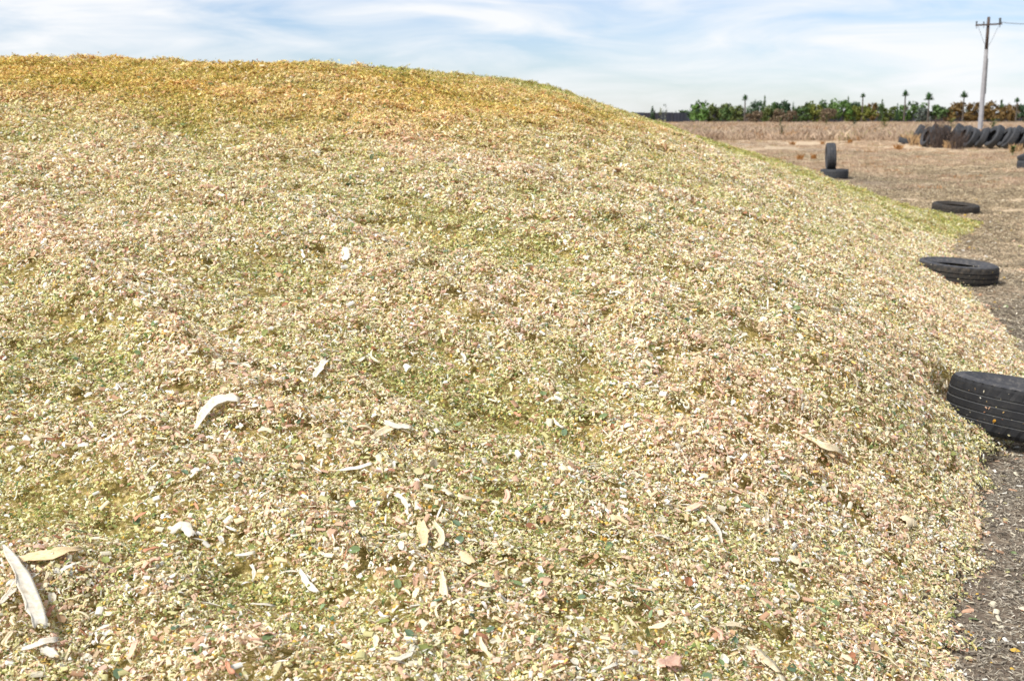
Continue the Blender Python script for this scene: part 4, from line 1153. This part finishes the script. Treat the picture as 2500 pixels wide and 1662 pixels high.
for i, (px, py, s_, lb) in enumerate([(2218, 352, 1.2, "tall straw tuft at the left end of the tyre row"), (2240, 355, 1.3, "straw tuft before the dead bush, left side"), (2262, 358, 1.1, "straw tuft at the foot of the dead bush"), (2318, 362, .8, "straw tuft right of the dead bush"),
                                      (2330, 361, .7, "short straw tuft between the dead bush and leaning tyres"), (2480, 372, .8, "straw tuft growing before the leaning tyres, far right")]):
    p = ground_at(px, py); o = mobj("straw_tuft", tall_me[i % 3]); o.location = (p[0], p[1], 0); o.scale = (s_ * .8, s_ * .8, s_ * .75); tag(o, lb, "grass tuft", 'straw coloured grass tufts')

M_TWIG = noisy_mat("dead_twig", (.055, .040, .034), (.11, .082, .068), 8, .9, .1)
def dead_bush(px, py, h, wd, label, seed):
    r = np.random.default_rng(seed); p = ground_at(px, py)
    V, F = [], []
    def add(pts, rads):
        v, f = tube_geo(pts, rads, 4); o_ = len(V); V.extend(v); F.extend([tuple(i + o_ for i in q) for q in f])
    for k_ in range(48):
        a = r.uniform(0, 6.28); b0 = np.array([r.normal(0, wd * .22), r.normal(0, .15), 0]); L = h * r.uniform(.5, 1.05); sp = r.uniform(.1, .5) * wd
        e1 = b0 + np.array([math.cos(a) * sp * .4, math.sin(a) * sp * .3, L * .55]); e2 = b0 + np.array([math.cos(a) * sp, math.sin(a) * sp * .6, L])
        add([b0, e1, e2], [.012, .008, .004])
        for q in range(5):
            t_ = r.uniform(.3, .95); c0 = b0 + (e2 - b0) * t_; a2 = r.uniform(0, 6.28)
            add([c0, c0 + np.array([math.cos(a2) * .1, math.sin(a2) * .1, r.uniform(.05, .22)])], [.005, .003])
    o = mobj("dead_bush", mesh_from("dead_bush", V, F, M_TWIG)); o.location = (p[0], p[1], -.02)
    tag(o, label, "bush")
dead_bush(2286, 361, 1.45, 1.1, "dark brown dead bush standing before the tyre row", 3)
dead_bush(2334, 364, .8, .8, "smaller dead bush right of the big one, against the tyres", 4)

def weed(px, base, top, kind, label, Y, wide=.35):
    h = max(.3, at_depth(px, top, Y)[2]); p = at_depth(px, 300, Y); r = np.random.default_rng(int(px))
    e = empty("weed", (p[0], Y, 0)); tag(e, label, "weed", 'green weeds in the dry grass')
    V, F = tube_geo([(0, 0, 0), (.02, 0, h * .6), (0, 0, h)], [.02, .015, .008], 5); mobj("stem", mesh_from("stem", V, F, LM[kind]), e)
    V, F = [], []
    for k_ in range(90):
        z_ = h * r.uniform(.25, 1); az = r.uniform(0, 6.28); L = wide * r.uniform(.3, .9) * (1.2 - z_ / h * .6); s_ = .035
        c0 = np.array([0, 0, z_]); d_ = np.array([math.cos(az), math.sin(az), r.uniform(0, .7)]); sv_ = np.array([-math.sin(az), math.cos(az), .2]) * s_; o_ = len(V)
        V += [c0, c0 + d_ * L * .5 + sv_, c0 + d_ * L, c0 + d_ * L * .5 - sv_]; F.append((o_, o_ + 1, o_ + 2, o_ + 3))
    mobj("leaves", mesh_from("leaves", V, F, LM[kind]), e)
weed(1905, 300, 286, 'olive', "pale green weed before the fence, leftmost in the grass", 110)
weed(1909, 330, 308, 'olive', "slender green weed stalk nearer in the dry grass, left", 68, .2)
weed(2017, 300, 278, 'olive', "tall pale weed before a brown shrub, middle of the field", 120)
weed(2085, 300, 288, 'green', "bushy green weed right of the field's middle", 110, .5)
weed(2160, 302, 290, 'yellow', "yellow green weed left of the tyre row", 105, .8)
weed(2322, 302, 290, 'yellow', "yellow green weed behind the tyre row, left of the pole", 100, .7)
weed(2425, 302, 293, 'bright', "low bright green weed behind the tyres, right of the pole", 95, .7)
weed(2478, 372, 358, 'olive', "small green weed beside the leaning tyres at the right", 41, .2)
